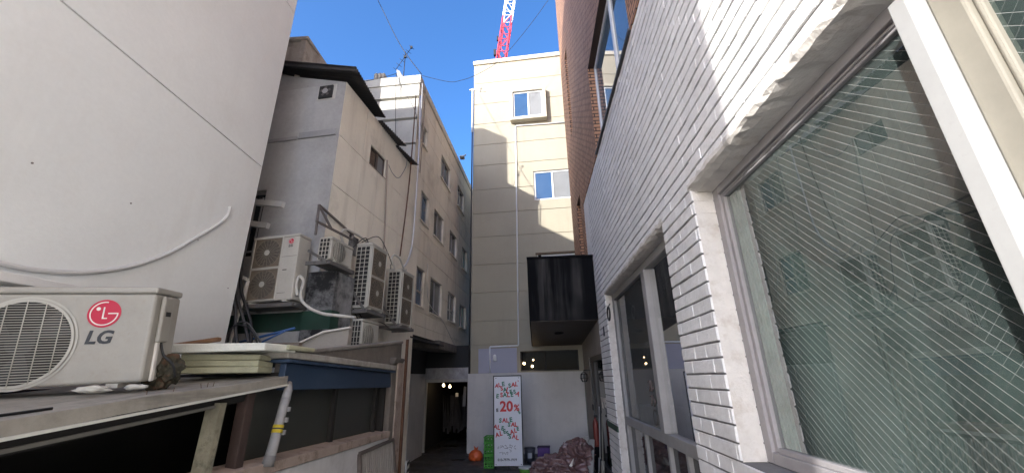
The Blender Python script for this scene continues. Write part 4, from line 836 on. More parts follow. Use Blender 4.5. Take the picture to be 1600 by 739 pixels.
# bundle of cables at the white building corner
for i, pts in enumerate(([(-3.282,4.1,3.2),(-3.24,4.1,2.759),(-3.165,4.1,2.546),(-3.044,4.1,2.305),(-2.919,4.05,2.10)], [(-3.229,4.1,3.15),(-3.174,4.1,2.721),(-3.058,4.1,2.474),(-2.974,4.1,2.303),(-2.896,4.05,2.09)], [(-3.206,4.0,2.95),(-3.181,4.0,2.63),(-3.094,4.0,2.425),(-3.06,4.0,2.262),(-3.0,4.0,2.07)], [(-3.067,3.95,2.10),(-3.049,3.95,2.248),(-2.959,3.95,2.265),(-2.842,3.95,2.211),(-2.774,3.98,2.08)], [(-3.12,3.95,2.05),(-3.07,3.95,2.21),(-2.98,3.95,2.30),(-2.87,3.95,2.26),(-2.72,3.98,2.06)])):
    cable('bundled_cable', pts, .016 if i < 3 else .009, CABLE_BK if i % 2 else mat('dark_grey_cable', (.06, .06, .062)), ['thick dark cable, outermost of the bundle at the white wall corner', 'thick black cable, second of the bundle at the white wall corner', 'thick dark cable, the innermost strand of the bundle at the white wall corner', 'thin black cable arching at the foot of the bundle', 'thin dark cable making the wider arch at the foot of the bundle'][i], group='cable bundle by the white wall corner')
m = MB(); m.bar((-3.173, 4.2, 2.79), (-3.24, 4.2, 2.08), .025, .025); tag(m.done('white_stick', LG_WHITE, loc=(-3.2, 4.2, 2.08)), 'white stick leaning behind the cable bundle', 'stick')
m = MB(); m.bar((-3.323, 4.2, 2.873), (-3.18, 4.2, 2.80), .03, .03); tag(m.done('prop_bar', LG_WHITE, loc=(-3.25, 4.2, 2.84)), 'short white arm jutting out above the cable bundle', 'arm')
m = MB(); m.tube([(-3.202, 4.25, 2.12), (-2.58, 4.25, 2.26)], .014, 8); tag(m.done('blue_pipe', mat('blue_pipe_paint', (.03, .10, .28), .5), loc=(-3.2, 4.25, 2.12)), 'longer blue pipe lying below the green band of the grey house', 'pipe')
m = MB(); m.tube([(-3.012, 4.2, 2.06), (-2.655, 4.2, 2.225)], .011, 8); tag(m.done('blue_pipe', mat('blue_pipe_paint', (.03, .10, .28)), loc=(-3.0, 4.2, 2.06)), 'shorter blue pipe resting under the longer blue pipe', 'pipe')

# ------------------------------------------------------------------ lean-to shed
SX = -1.85
sh = thing('lean_to_shed', 'dark lean-to shed with grey board roof, blue beam and low white wall', 'shed', (-2.3, 3.0, 0))
class SMB(MB):
    def done(s, name, mats, parent=None, **k):
        if parent is sh or (parent is not None and parent.parent is sh):
            for v in s.bm.verts: v.co -= Vector((-2.3, 3.0, 0))
        return MB.done(s, name, mats, parent, **k)
def rz_(x, y): return 1.6 + .0916*(y - 1.405) + .01*(SX - x)
m = SMB(); n = 40; rows = []; rn = random.Random(2)
for k in range(n + 1):
    y = .3 + (3.06 - .3)*k/n; e = rn.uniform(-.004, .004); c_ = .012*math.sin(y*4.1) + e
    rows.append([m.bm.verts.new(q) for q in ((-2.98, y, rz_(-2.98, y)), (-2.3, y, rz_(-2.3, y) + e), (SX + c_*.3, y, rz_(SX, y) + c_*.5), (SX + c_*.3, y, rz_(SX, y) - .058 + c_*.5), (-2.98, y, rz_(-2.98, y) - .058))])
for a, b in zip(rows, rows[1:]):
    for i in range(5): m._f([a[i], a[(i+1) % 5], b[(i+1) % 5], b[i]])
m._f(rows[0]); m._f(rows[-1]); m.done('roof_board', WOODGREY, sh)
m = SMB(); m.bar((SX + .006, .3, rz_(SX, .3) - .064), (SX + .006, 3.06, rz_(SX, 3.06) - .062), .012, .012); m.done('edge_trim', mat('pale_edge_trim', (.62, .61, .55), .6, .1), sh)
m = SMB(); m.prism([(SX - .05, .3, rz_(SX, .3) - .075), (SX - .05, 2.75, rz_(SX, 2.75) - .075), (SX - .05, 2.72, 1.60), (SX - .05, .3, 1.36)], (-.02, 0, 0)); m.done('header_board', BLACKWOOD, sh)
m = SMB(); m.bar((SX - .045, .4, 1.40), (SX - .045, 2.5, 1.585), .012, .016); m.done('header_trim', mat('dull_trim', (.16, .15, .13), .7), sh)
m = SMB(); m.bar((-1.905, 2.47, 1.60), (-1.89, 2.40, 0), .05, .085, up=(1, 0, 0)); m.done('wood_post', mat('mouldy_post', (.26, .24, .17), .9, .3, 5, blot=.6, bcol=(.06, .06, .04), bs=12, bump=.4), sh)
m = SMB(); m.box((-1.95, 2.70, 0.2), (-1.88, 2.775, 1.66)); m.done('rust_post', mat('dark_rust_paint', (.055, .034, .028), .8, .3), sh, bevel=.006)
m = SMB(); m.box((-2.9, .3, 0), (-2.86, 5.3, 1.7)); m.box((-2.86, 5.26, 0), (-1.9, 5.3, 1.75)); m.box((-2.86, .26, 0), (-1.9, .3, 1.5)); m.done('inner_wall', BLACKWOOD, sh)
m = SMB(); m.box((-2.0, 2.80, 1.05), (-1.985, 5.28, 1.7)); m.done('window_pane', glass_dark('grimy_glass', (.028, .03, .024), .35, .3, .05), sh)
for y in (4.05, 5.1):
    m = SMB(); m.box((-1.985, y, 1.1), (-1.95, y + .06, 1.66)); m.done('window_post', BLACKWOOD, sh)
m = SMB(); m.prism([(SX - .06, 3.03, 1.655), (SX - .06, 5.36, 1.625), (SX - .06, 5.32, 1.795), (SX - .06, 3.03, 1.845)], (.05, 0, 0)); m.done('blue_beam', BLUE, sh, bevel=.006)
m = SMB(); m.prism([(SX - .5, 3.0, 1.852), (SX + .03, 3.0, 1.848), (SX + .03, 5.38, 1.80), (SX - .5, 5.38, 1.80)], (0, 0, .022)); m.done('blue_beam_cap', BLUE, sh)
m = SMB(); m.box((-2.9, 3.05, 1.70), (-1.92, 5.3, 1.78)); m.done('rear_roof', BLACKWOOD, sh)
m = MB(); m.prism([(-2.45, 3.0, 1.876), (SX + .02, 2.98, 1.872), (SX + .025, 5.42, 1.826), (-2.45, 5.42, 1.826)], (0, 0, .062)); m.jitter(.006, 5); tag(m.done('roof_slab', CONC_L, loc=(-2.1, 4, 1.85), bevel=.008), 'pale concrete strip laid along the top of the blue beam', 'slab')
lw = thing('low_wall', 'low scuffed white wall with a peeling pink sill under the shed window', 'wall', (SX, 3.5, 0))
m = MB(); m.prism([(0, -2.6, 0), (0, 1.88, 0), (0, 1.88, 1.045), (0, -2.6, 1.185)], (-.12, 0, 0)); m.done('wall_body', LOW_WHITE, lw)
m = MB(); m.prism([(-.16, -2.6, 1.125), (.012, -2.6, 1.125), (.012, -2.6, 1.20), (-.16, -2.6, 1.22)], (0, 4.48, 0)); 
for v in m.bm.verts:
    v.co.z -= (v.co.y + .57) * .033
m.jitter(.004, 1); m.done('sill', PINK, lw, bevel=.006)
pl_ = thing('wall_pier', 'grubby concrete pier with a pinkish edge at the end of the low wall', 'pier', (SX, 5.55, 0))
m = MB(); m.box((-.22, -.19, 0), (-.001, .2, 1.90)); m.prism([(-.22, -.19, 1.90), (0, -.19, 1.9), (0, .2, 1.9), (-.22, .2, 1.9)], (.03, 0, .09)); m.jitter(.01, 8); m.done('pier_body', CONC, pl_, bevel=.02)
m = MB(); m.box((-.006, -.03, 0), (.012, .21, 1.93)); m.jitter(.004, 4); m.done('pier_edge', PINK, pl_, bevel=.006)
m = MB(); m.box((0, 0, 0), (.035, .035, 2.26)); o = m.done('rusty_angle', RUST, None); o.location = (-1.845, 5.80, 0); tag(o, 'thin rusty steel angle standing at the end of the ledge wall', 'post')
lg = thing('ledge_wall', 'stained concrete ledge wall in front of the lowest outdoor unit', 'wall', (-1.90, 4.6, 1.6))
m = MB(); m.prism([(0, -1.5, .1), (0, 1.2, .1), (0, 1.2, .60), (0, -1.5, .30)], (-.09, 0, 0)); m.done('wall_body', CONC, lg)
m = MB(); m.prism([(.018, -1.5, .301), (.018, 1.215, .602), (.018, 1.215, .64), (.018, -1.5, .335)], (-.125, 0, 0)); m.jitter(.005, 6); m.done('coping', mat('dull_coping', (.27, .245, .215), .9, .25, 3, blot=.4, bcol=(.12, .1, .09), bump=.4), lg, bevel=.01)
m = MB(); m.prism([(-2.62, 4.36, 1.75), (-2.03, 4.36, 1.75), (-2.03, 4.36, 2.25), (-2.30, 4.36, 2.215), (-2.62, 4.36, 2.07)], (0, .09, 0)); sb = m.done('sheet_roof_end', mat('pale_tan_board', (.36, .33, .29), .85, .15, 2, bump=.2), None, loc=(-2.3, 4.4, 1.75)); tag(sb, 'pale tan board end with a white sheet edge behind the shed', 'board')
m = MB(); m.bar((-2.64, 4.34, 2.075), (-2.30, 4.34, 2.222), .04, .016); m.bar((-2.30, 4.34, 2.222), (-2.0, 4.34, 2.262), .04, .016)
for v in m.bm.verts: v.co -= Vector((-2.3, 4.4, 1.75))
m.done('white_edge', LG_WHITE, sb)
m = MB(); m.box((-3.4, 4.75, 2.0), (-2.35, 4.82, 2.08)); m.jitter(.006); tag(m.done('timber', WOOD, loc=(-2.9, 4.8, 2.0)), 'brown timber lying behind the foam panels', 'timber') if False else None
m.bm.free() if False else None
m = MB(); m.box((-3.3, 3.98, 2.02), (-2.35, 4.05, 2.085)); m.jitter(.004, 2); tag(m.done('timber', mat('grey_brown_timber', (.2, .165, .13), .9, .3, bump=.3), loc=(-2.8, 4, 2.02)), 'grey brown timber behind the foam panels under the cable bundle', 'timber')

# foam panels on the shed roof
def slab(name, poly, h, mt, label, cat='foam panel', group=None, seed=0, jit=.005, bev=.008):
    m = MB(); m.prism(poly, (0, 0, h)); m.jitter(jit, seed); return tag(m.done(name, mt, loc=tuple(Vector(poly[0])), bevel=bev), label, cat, group)
for k, (dz, lab) in enumerate(((0, 'lowest yellowed foam panel stacked at the end of the shed roof'), (.042, 'middle yellowed foam panel stacked at the end of the shed roof'), (.084, 'third yellowed foam panel, just under the white topped one'))):
    slab('foam_board', [(-2.36 + .01*k, 2.62, 1.775 + dz), (-1.935 - .004*k, 2.83, 1.775 + dz), (-1.97, 3.04, 1.775 + dz), (-2.5, 3.04, 1.775 + dz)], .038, FOAM, lab, group='foam panels on the shed roof', seed=k)
slab('foam_board', [(-2.42, 2.52, 1.90), (-1.84, 2.72, 1.915), (-1.82, 3.06, 1.915), (-2.6, 2.9, 1.92)], .055, FOAMW, 'white topped foam panel lying over the yellowed stack', group='foam panels on the shed roof', seed=9)
slab('foam_strip', [(-1.97, 3.0, 1.93), (-1.80, 2.93, 1.93), (-1.80, 3.30, 1.935), (-1.97, 3.34, 1.935)], .035, FOAM, 'yellowed foam strip bridging to the blue beam', seed=11)
slab('plank', [(-2.62, 2.80, 1.955), (-2.30, 2.86, 2.0), (-2.30, 2.90, 2.0), (-2.62, 2.85, 1.955)], .03, mat('orange_brown_wood', (.2, .105, .05), .8, .25), 'small orange brown plank on top of the white foam panel', 'plank', seed=12, jit=.002)
m = MB(); rn = random.Random(4)
bmesh.ops.create_icosphere(m.bm, subdivisions=4, radius=1)
for v in m.bm.verts:
    p = v.co.copy(); d = noise.fractal(p*2.2, 1, 2, 5)*.35; v.co = Vector((p.x*.085*(1+d), p.y*.09*(1+d), p.z*.095*(1+d)))
o = m.done('debris_clump', mat('mossy_debris', (.06, .055, .035), .95, .5, 9, blot=.7, bcol=(.16, .06, .03), bs=9, bump=.9, bscale=20), None); o.location = (-2.14, 2.30, 1.78); tag(o, 'clump of mossy dark debris between the near unit and the foam panels', 'debris')
for (p, s_, lab) in (((-2.16, 1.96, 1.692), .055, 'larger crumpled white rag under the front of the near unit'), ((-2.02, 2.04, 1.70), .04, 'smaller flat white rag near the corner of the near unit')):
    m = MB(); bmesh.ops.create_icosphere(m.bm, subdivisions=3, radius=1)
    for v in m.bm.verts:
        q = v.co.copy(); d = noise.fractal(q*2.5 + Vector((s_*90, 0, 0)), 1, 2, 4)*.45; v.co = Vector((q.x*s_*1.25*(1+d), q.y*s_*.5*(1+d), q.z*s_*.32*(1+d)))
    o = m.done('white_rag', mat('white_rag_cloth', (.5, .48, .42), .9, .1), None, smooth=True); o.location = p; o.rotation_euler = (0, 0, nr); tag(o, lab, 'rag', 'rags on the shed roof')
m = MB(); m.tube([(-1.98, 1.2, rz_(-1.98, 1.2) + .006), (-1.93, 1.62, rz_(-1.93, 1.62) + .006)], .006, 6); tag(m.done('thin_rod', CABLE_BK, loc=(-1.95, 1.4, 1.62)), 'thin dark rod lying on the grey shed roof', 'rod')
rn = random.Random(9)
for k, (x, y) in enumerate(((-1.93, 2.02), (-1.92, 2.16), (-1.91, 2.33), (-1.915, 2.38), (-1.905, 2.41))):
    m = MB(); m.tube([(0, 0, 0), (rn.uniform(-.008, .008), rn.uniform(-.01, .01), .024)], .0016, 5); o = m.done('nail', RUST, None); o.location = (x, y, rz_(x, y)); tag(o, 'bent rusty nail sticking up from the grey shed roof edge', 'nail', 'nails in the shed roof')
# drainpipe with yellow sticker
dp = thing('drainpipe', 'grey plastic drainpipe with a yellow sticker leaning under the shed roof corner', 'drainpipe', (-1.83, 2.95, 1.18))
m = MB(); m.tube([(0, 0, 0), (0, .03, .12), (0, .07, .33), (0.0, .09, .42)], [.036, .034, .031, .031], 14); m.done('pipe', PIPEG, dp)
m = MB(); m.tube([(-.04, .16, .52), (-.01, .12, .47), (0, .09, .41)], [.026, .03, .033], 12); m.done('elbow', PIPEG, dp)
m = MB(); m.tube([(0, -.001, -.005), (0, .012, .06)], [.0385, .0375], 14); m.done('collar', mat('dirty_collar', (.2, .19, .18)), dp)
m = MB(); m.tube([(0, .0455, .195), (0, .057, .245)], [.0362, .0356], 14); st_ = m.done('sticker', YELLOW, dp)
m = MB(); m.tube([(0, .0505, .217), (0, .0525, .226)], [.0366, .0364], 14); m.done('sticker_print', P_DARK, st_)
m = MB()
for z in (.18, .26, .33): m.box((.028, .04 + z*.12, z), (.045, .06 + z*.12, z + .03))
m.done('clips', PIPEG, dp)
# leaning grating, hose ring
gr_ = thing('metal_grating', 'rusty barred metal grating leaning on the low white wall', 'grating', (SX + .02, 5.0, .28)); gr_.rotation_euler = (0, R(-8), 0)
m = MB(); ya, yb, zt, zb = -.50, .52, .72, -.25
for (a, b) in (((ya, zt), (yb, zt)), ((ya, zb), (yb, zb)), ((ya, zb), (ya, zt)), ((yb, zb), (yb, zt))): m.bar((0.09, a[0], a[1]), (0.09, b[0], b[1]), .035, .035)
m.done('frame', mat('brown_grey_steel', (.13, .105, .09), .7, .3), gr_)
for k in range(17):
    y = ya + (yb - ya)*(k + 1)/18; m = MB(); m.box((.08, y - .010, zb), (.10, y + .010, zt)); m.done('bar', mat('pale_worn_bar', (.34, .31, .28), .6, .25), gr_)
m = MB(); m.ring((0, 0, 0), .30, .02, nrm=(1, 0, 0), thick=.015); m.ring((0, 0, 0), .30, .004, nrm=(1, 0, 0), thick=.022); o = m.done('wheel_rim', mat('dull_chrome', (.35, .36, .37), .3, .1, metal=.8), None); o.location = (-2.02, 1.72, 1.00); tag(o, 'curved metal rim in the dark under the shed roof', 'rim')
# striped post protector
for k in range(1):
    sp_ = thing('striped_guard', 'short white guard with dark stripes at the foot of the wall pier', 'guard', (-1.80, 5.98, 0.22))
    m = MB(); m.box((0, 0, 0), (.02, .12, .46)); m.done('board', mat('dirty_white', (.5, .49, .47), .8, .15), sp_)
    m = MB()
    for j in range(5): m.prism([(.021, 0, .04 + j*.09), (.021, .12, .06 + j*.09), (.021, .12, .10 + j*.09), (.021, 0, .08 + j*.09)], (.002, 0, 0))
    m.done('stripe', BLACK_T, sp_)

# ------------------------------------------------------------------ black sign box on the right
sbx = thing('sign_box', 'streaked black box sign with boarded underside projecting from the right wall', 'sign', (0.55, 7.6, 2.7))
L = Vector((0.55, 7.6, 2.7))
m = MB(); P = [Vector(p) - L for p in ((-.085, 7.6, 2.70), (1.195, 7.6, 2.70), (1.195, 7.6, 3.91), (-.095, 7.6, 3.91))]; m.prism(P, (0, .02, 0)); m.done('front_panel', mat('streaked_black_panel', (.007, .007, .008), .85, .3, 2, spec=.08, streak=1.0, scol=(.09, .085, .08), sscale=(2.6, 2.6, .2), bump=.05), sbx)
m = MB(); m.box((-.65, -.02, 1.21), (.66, .03, 1.25)); m.box((-.42, -.03, 1.25), (-.36, .02, 1.28)); m.done('top_rail', METAL_BK, sbx)
m = MB(); m.prism([Vector(p) - L for p in ((-.085, 7.62, 2.70), (-.085, 10.78, 2.48), (-.085, 10.78, 3.91), (-.085, 7.62, 3.91))], (.02, 0, 0)); m.prism([Vector(p) - L for p in ((-.06, 7.62, 3.89), (1.19, 7.62, 3.89), (1.19, 10.7, 3.89), (-.06, 10.7, 3.89))], (0, 0, .02)); m.done('side_panel', METAL_BK, sbx)
m = MB(); nb = 16
for k in range(nb):
    y0 = 7.62 + (10.72 - 7.62)*k/nb; y1 = y0 + (10.72 - 7.62)/nb - .012; z0 = 2.69 - .22*(y0 - 7.62)/3.1; z1 = 2.69 - .22*(y1 - 7.62)/3.1
    m.prism([Vector(p) - L for p in ((-.064, y0, z0), (1.19, y0, z0), (1.19, y1, z1), (-.064, y1, z1))], (0, 0, .02))
m.done('underside_boards', WOOD_SOF, sbx)
m = MB(); m.lathe([(.001, -.035), (.09, -.03), (.11, 0), (.11, .02)], (-.02, 1.25, -.10), 20); m.done('ceiling_fitting', BLACK_T, sbx)
# wire cage lamp and hose ring on the right wall
for (p, lab) in (((1.06, 9.45, 1.70), 'black wire cage wall lamp beside the shop door'),):
    cl = thing('cage_lamp', lab, 'lamp', p)
    m = MB()
    for k in range(8):
        a = 2*math.pi*k/8; m.tube([(0.02*math.cos(a), .02*math.sin(a), .10), (.075*math.cos(a), .075*math.sin(a), .05), (.085*math.cos(a), .085*math.sin(a), -.03), (.05*math.cos(a), .05*math.sin(a), -.10)], .006, 5)
    for z, r in ((.05, .075), (-.03, .085), (-.10, .05)):
        m.tube([(r*math.cos(2*math.pi*k/20), r*math.sin(2*math.pi*k/20), z) for k in range(21)], .006, 5)
    m.done('cage', BLACK_T, cl)
    m = MB(); m.tube([(0, 0, .10), (0.0, 0, .14), (.14, 0, .14)], .012, 8); m.done('arm', BLACK_T, cl)
    m = MB(); m.lathe([(.005, -.05), (.03, -.03), (.03, .02), (.015, .07)], n=14); m.done('bulb', G_GREY, cl)
m = MB()
for k, r in enumerate((.105, .098)): m.tube([(-.005*k, r*math.cos(2*math.pi*j/28), r*math.sin(2*math.pi*j/28)) for j in range(29)], .011, 8)
m.tube([(0, 0, .1), (.04, .02, .16)], .009, 6); o = m.done('hose_ring', CABLE_BK, None); o.location = (1.17, 6.36, 2.62); tag(o, 'coil of black cable hung on the wall by the shop window', 'cable')
m = MB(); m.box((0, 0, 0), (.02, .08, .16)); o = m.done('wall_switch', P_DARK, None, bevel=.004); o.location = (1.182, 7.05, 2.35); tag(o, 'small dark switch plate on the white brick pier', 'switch')

# ------------------------------------------------------------------ sale banner
bn = thing('sale_banner', 'tall white sale banner in a thin black frame with red and green letters', 'banner', (-.61, 8.9, 0), R(-1.5))
BW, BT, BB = .28, 1.742, .08
m = MB(); m.box((-BW, -.003, BB), (BW, .0, BT)); m.done('sheet', BANNER, bn)
m = MB(); m.box((-BW - .02, -.008, BB), (-BW, .012, BT + .02)); m.box((BW, -.008, 0.0), (BW + .02, .012, BT + .02)); m.box((-BW, -.008, BT), (BW, .012, BT + .02)); m.box((-.02, .003, 0), (.02, .02, .1)); m.box((-BW - .02, .0, 0), (-BW, .3, .015)); m.box((BW, .0125, 0), (BW + .02, .3, .015)); m.done('frame', BLACK_T, bn)
LET = {'r': MB(), 'g': MB(), 'd': MB()}
def z1(x, y): return (x - 283)/772.0, BT - (y - 70)/789.0
def z2(x, y): return (x - 283 - y*.035)/700.0, BT - (650 + y/8.3 - 587.6)/85.0
LS = .118
for conv, lst in ((z1, [('A', 100, 215, -8, 'r', .9), ('L', 148, 203, 5, 'r', .9), ('E', 212, 190, 8, 'g', 1), ('S', 322, 218, 5, 'g', 1), ('A', 384, 204, 0, 'r', 1), ('L', 438, 195, -5, 'r', 1), ("'", 470, 168, 0, 'r', .8),
        ('S', 185, 258, 10, 'r', .95), ('A', 240, 280, 10, 'g', 1), ('L', 287, 290, -14, 'r', 1.3), ('E', 342, 312, 12, 'g', .9), ('S', 405, 312, 12, 'g', .9), ('A', 458, 345, -30, 'r', 1),
        ('E', 110, 375, -8, 'g', .95), ('S', 180, 357, 0, 'r', 1), ('A', 237, 357, 0, 'g', 1), ('L', 297, 357, 0, 'r', 1.05), ('E', 358, 355, 0, 'g', 1.0), ('E', 104, 585, 4, 'd', .7), ('S', 476, 622, 30, 'g', .7)]),
        (z2, [('S', 170, 80, -4, 'g', .95), ('A', 228, 78, 0, 'r', .95), ('L', 278, 80, 2, 'r', .9), ('E', 330, 72, 6, 'g', 1), ('S', 305, 135, -10, 'g', .9), ('A', 362, 135, -6, 'r', .95), ('L', 408, 135, 0, 'r', .95), ('E', 436, 190, 8, 'g', .8),
        ('A', 98, 160, -10, 'r', .9), ('L', 148, 172, -8, 'r', .95), ('E', 205, 182, -12, 'g', .9), ('A', 350, 232, 12, 'r', 1), ('L', 400, 212, 8, 'r', .95), ('E', 237, 222, 12, 'g', .95), ('A', 128, 266, 10, 'r', .95), ('L', 182, 248, 6, 'r', .95), ('S', 286, 248, 24, 'g', .95),
        ('S', 318, 288, -6, 'g', 1), ('A', 378, 288, -4, 'r', .95), ('L', 430, 305, -4, 'r', .95)])):
    for ch, x, y, rot, c, s_ in lst:
        u, z = conv(x, y); text_bm(LET[c], ch, LS*s_, TM(u*.94, -.0045, z, rot), offset=.0045)
u, z = z1(262, 535); text_bm(LET['r'], '20', .27, TM(u, -.0045, z), offset=.009)
u, z = z1(432, 556); text_bm(LET['r'], '%', .17, TM(u - .01, -.0045, z, -4), offset=.005)
u, z = z2(285, 580); text_bm(LET['d'], '010-7979-1919', .062, TM(u, -.0045, z), offset=.0018)
strokes = [(150,420,150,440),(163,405,163,440),(185,400,200,415),(180,430,205,420),(205,395,225,420),(225,405,228,425),(245,400,262,395),(262,395,270,420),(240,430,262,440),(262,440,300,425),(280,420,285,445),(320,380,322,400),(308,405,345,400),(310,425,340,420),(340,420,338,445),(312,450,345,470),(320,480,340,478),(352,400,356,420),(375,425,398,400),(380,440,402,440),(402,440,400,450),(170,490,205,488),(215,480,222,515),(225,495,245,490),(245,490,262,515),(268,485,285,490),(275,500,290,512),(285,480,300,498)]
for a, b, c, d in strokes:
    p = z2(a, b); q = z2(c, d); LET['d'].bar((p[0], -.0045, p[1]), (q[0], -.0045, q[1]), .007, .0015, up=(0, 1, 0))
LET['r'].done('red_lettering', P_RED, bn); LET['g'].done('green_lettering', P_GREEN, bn); LET['d'].done('dark_lettering', P_DARK, bn)
m = MB()
for x, z in ((-.24, 1.71), (.24, 1.71), (-.25, .105), (.25, .105)): m.disc((x, -.004, z), .009, n=12)
m.done('eyelets', P_DARK, bn)

# ------------------------------------------------------------------ clutter at the end of the alley
def crate(label, loc):
    t = thing('plastic_crate', label, 'crate', loc, R(-3), 'green crates stacked by the banner')
    m = MB(); w_, d_, h_ = .20, .30, .112
    m.box((0, 0, 0), (w_, d_, .008))
    for z0, z1_ in ((0.008, .028), (.046, .062), (.094, h_)):
        m.box((0, 0, z0), (w_, .012, z1_)); m.box((0, d_ - .012, z0), (w_, d_, z1_)); m.box((0, .012, z0), (.012, d_ - .012, z1_)); m.box((w_ - .012, .012, z0), (w_, d_ - .012, z1_))
    for x in (0.001, .06, .125, w_ - .021): m.box((x, .002, .028), (x + .02, .010, .094)); m.box((x, d_ - .010, .028), (x + .02, d_ - .002, .094))
    m.box((.012, .012, .085), (w_ - .012, d_ - .012, .09)); m.done('body', CRATE_G, t)
    m = MB(); m.box((-.008, -.008, h_ - .016), (w_ + .008, .0, h_ - .002)); m.box((-.008, .0, h_ - .016), (.0, d_, h_ - .002)); m.box((w_, 0, h_ - .016), (w_ + .008, d_, h_ - .002)); m.done('rim', CRATE_G, t)
for k, lab in enumerate(('green plastic crate at the bottom of the stack by the banner', 'second green plastic crate from the bottom of the stack', 'third green plastic crate, middle of the stack', 'fourth green plastic crate, next to the top of the stack', 'green plastic crate on top of the stack by the banner')):
    crate(lab, (-1.13 + .004*(k % 2), 9.12, .115*k))
def blob(sx, sy, sz, seed, amp=.18, sub=4, freq=2.2, flat=True):
    m = MB(); bmesh.ops.create_icosphere(m.bm, subdivisions=sub, radius=1)
    for v in m.bm.verts:
        q = v.co.copy(); d = (1 - abs(noise.fractal(q*freq + Vector((seed*7.1, seed, 0)), 1, 2, 5)))*amp*1.6 - amp; p = Vector((q.x*sx*(1+d), q.y*sy*(1+d), q.z*sz*(1+d)))
        if flat and p.z < -sz*.55: p.z = -sz*.55
        v.co = p + Vector((0, 0, sz*.55))
    return m
og = thing('plastic_bag', 'knotted orange plastic bag lying left of the green crates', 'bag', (-1.42, 10.0, 0))
blob(.155, .12, .135, 3, .12).done('bag_body', BAG_O, og, smooth=True)
m = MB(); m.prism([(-.03, 0, .20), (.0, 0, .18), (.03, .01, .20), (.06, 0, .28), (.01, 0, .24), (-.05, 0, .29)], (0, .015, 0)); m.jitter(.006, 1); m.done('bag_knot', BAG_O, og)
m = MB(); m.lathe([(.09, 0), (.115, .24), (.122, .25), (.122, .27), (.108, .27), (.10, .03)], n=20); tb_ = thing('plastic_tub', 'slate grey plastic tub just right of the banner', 'tub', (-.20, 9.65, 0)); m.done('tub_body', TUB_G, tb_)
m = MB(); m.lathe([(.125, .271), (.128, .285), (.10, .295), (.02, .30)], n=20); m.done('lid', P_DARK, tb_)
m = MB(); m.box((-.045, -.115, .10), (.045, -.108, .2)); m.done('paper_label', mat('worn_label', (.4, .42, .46)), tb_)
m = MB(); m.box((-.13, -.1, 0), (.13, .1, .31)); pt = thing('purple_bin', 'purple square plastic bin beside the slate tub', 'bin', (.10, 9.62, 0), R(-4)); m.done('bin_body', TUB_P, pt, bevel=.015)
m = MB(); m.box((-.137, -.107, .29), (.137, .107, .315)); m.done('rim', mat('dark_purple', (.03, .015, .06)), pt, bevel=.008)
gt = thing('paint_tub', 'low green tub with a white lid at the foot of the banner', 'tub', (-.26, 8.55, 0))
m = MB(); m.lathe([(.12, 0), (.135, .1), (.135, .11), (.02, .11)], n=22); m.done('tub_body', mat('leaf_green_plastic', (.09, .26, .04), .5, .1), gt)
m = MB(); m.lathe([(.142, .105), (.145, .125), (.12, .132), (.02, .132)], n=22); m.done('lid', mat('off_white_lid', (.5, .52, .48), .5, .1), gt)
# crumpled heap of plastic sheet
hp = thing('sheet_heap', 'crumpled heap of dusty pink plastic sheeting against the right wall', 'plastic sheet', (.48, 8.3, 0))
def crumple(cx, cy, cz, sx, sy, sz, seed):
    m = MB(); bmesh.ops.create_icosphere(m.bm, subdivisions=6, radius=1)
    for v in m.bm.verts:
        q = v.co.copy(); s0 = Vector((seed*3.7, seed*1.3, 0))
        d = 0
        for f_, a_ in ((1.5, .34), (3.3, .24), (7.0, .06)): d += (1 - 2*abs(noise.noise(q*f_ + s0)))*a_
        p = Vector((q.x*sx, q.y*sy, q.z*sz))*(1 + d - .12); v.co = p + Vector((cx, cy, max(cz, .0)))
        if v.co.z < 0: v.co.z = 0
    return m
crumple(.22, .1, .32, .24, .26, .22, 1).done('upper_fold', SHEET, hp, smooth=True)
crumple(-.12, -.05, .12, .40, .36, .20, 2).done('lower_fold', SHEET, hp, smooth=True)
m = MB(); m.prism([(-.62, -.2, .02), (-.50, -.22, .16), (-.28, -.24, .20), (-.2, -.2, .02)], (.03, .25, 0)); m.jitter(.02, 4); m.done('loose_edge', SHEET, hp)
m = MB(); m.prism([(-.02, -.42, .20), (.08, -.43, .24), (.10, -.42, .36)], (.01, .05, .0)); m.jitter(.012, 2); m.done('torn_scrap', LG_WHITE, hp)
for (a, b, lab) in (((.66, 8.0, 0), (.92, 8.55, .62), 'left of two pale boards leaning behind the plastic heap'), ((.86, 7.95, 0), (1.0, 8.45, .58), 'right of two pale boards leaning behind the plastic heap')):
    m = MB(); m.bar(a, b, .10, .02); tag(m.done('leaning_board', mat('dusty_board', (.28, .27, .25), .85, .2), loc=a), lab, 'board', 'boards behind the plastic heap')
# things standing inside the shop door reveal
rc = thing('red_cylinder', 'dull red cylinder standing by the shop door', 'cylinder', (1.13, 8.75, .42))
m = MB(); m.lathe([(.05, 0), (.055, .02), (.055, .40), (.04, .46), (.02, .48), (.02, .52)], n=18); m.done('body', TERRA, rc)
m = MB(); m.box((-.02, -.02, .52), (.05, .02, .56)); m.done('valve', BLACK_T, rc)
m = MB(); m.box((-.07, -.07, -.42), (.07, .07, -.001)); m.done('stand', METAL_BK, rc, bevel=.01)
for k, (y, z0, z1_, mt, lab) in enumerate(((8.45, .0, 1.15, ALU_W, 'white handled stick, nearest the red cylinder by the shop door'), (8.3, 0, 1.2, BLACK_T, 'black stick leaning on the shop door'), (8.15, 0, 1.05, ALU_BEIGE, 'cream stick leaning on the shop door'))):
    m = MB(); m.tube([(1.10, y - .05, z0), (1.20, y + .06, z1_)], .012, 6); m.tube([(1.10, y - .05, 0.02), (1.13, y - .02, .28)], .035, 8); tag(m.done('broom', mt, loc=(1.12, y, 0)), lab, 'broom', 'sticks by the shop door')

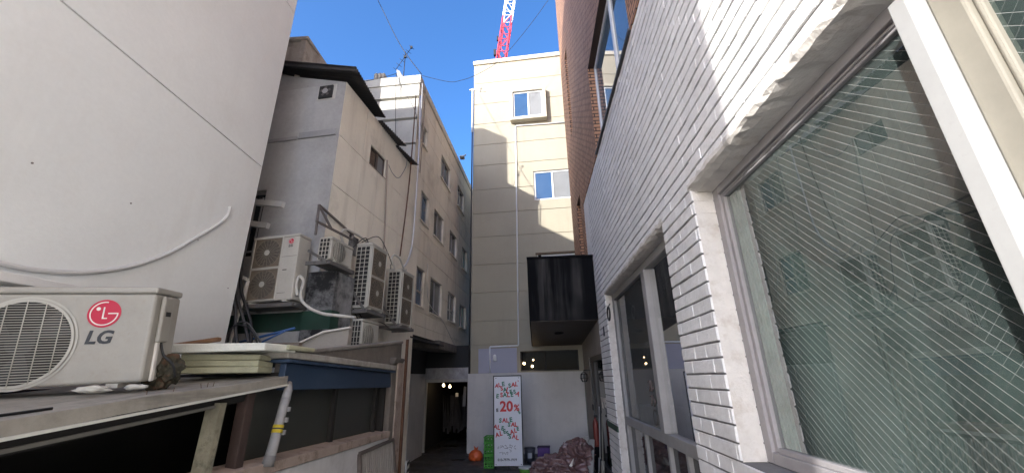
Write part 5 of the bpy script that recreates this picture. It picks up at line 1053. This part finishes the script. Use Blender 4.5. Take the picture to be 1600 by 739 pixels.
# ------------------------------------------------------------------ tower crane far behind the cream building
cr = thing('tower_crane', 'red and white lattice mast of a tower crane far behind the cream building', 'crane', (-4.6, 60, 20))
Lc = Vector((-4.6, 60, 20))
def lattice(z0, z1_, name, mt, mt2):
    m = MB(); seg = 3.0; n = int(round((z1_ - z0)/seg)); hw = .85
    def c(z): return Vector((-4.29 + (z - 58.3)*.135 - Lc.x, 0, z - 20))
    for sx in (-1, 1):
        for sy in (-1, 1): m.bar(c(z0) + Vector((sx*hw, sy*hw, 0)), c(z1_) + Vector((sx*hw, sy*hw, 0)), .17, .17)
    for k in range(n):
        za = z0 + (z1_ - z0)*k/n; zb = z0 + (z1_ - z0)*(k+1)/n; a = c(za); b = c(zb); f = 1 if k % 2 else -1
        for (p, q) in (((-1, -1), (1, -1)), ((1, -1), (1, 1)), ((1, 1), (-1, 1)), ((-1, 1), (-1, -1))):
            m.bar(a + Vector((p[0]*hw, p[1]*hw, 0)), a + Vector((q[0]*hw, q[1]*hw, 0)), .1, .1)
            pa, qb = (p, q) if f > 0 else (q, p); m.bar(a + Vector((pa[0]*hw, pa[1]*hw, 0)), b + Vector((qb[0]*hw, qb[1]*hw, 0)), .11, .11)
    o = m.done(name, mt, cr)
    return o, c
o, c_ = lattice(45, 68.6, 'red_mast', CR_RED, None)
o2, c_ = lattice(68.6, 92, 'white_mast', CR_WHITE, None)
m = MB(); m.bar(c_(40) + Vector((-.4, -.5, 0)), c_(66) + Vector((-.4, -.5, 0)), .38, .1); m.done('ladder_strip', CR_RED, cr)
m = MB(); m.box((-1.5, -.3, 39.6), (-1.05, .3, 40.9), Matrix.Translation((c_(60.3).x - .15 , 0, 0))); m.box((-1.4, -.2, 43.2), (-1.1, .2, 44.2), Matrix.Translation((c_(63).x, 0, 0))); m.done('mast_light', BLACK_T, cr)
m = MB(); xb = c_(45).x
for sx in (-1, 1):
    for sy in (-1, 1): m.bar((xb + sx*1.0, sy*1.0, -20), (xb + sx*1.0, sy*1.0, 25.5), .2, .2)
for k in range(15):
    z = -20 + 3.0*k
    for p, q in (((-1, -1), (1, -1)), ((1, -1), (1, 1)), ((1, 1), (-1, 1)), ((-1, 1), (-1, -1))): m.bar((xb + p[0], p[1], z), (xb + q[0], q[1], z + 3), .12, .12)
m.done('tower', CR_RED, cr)
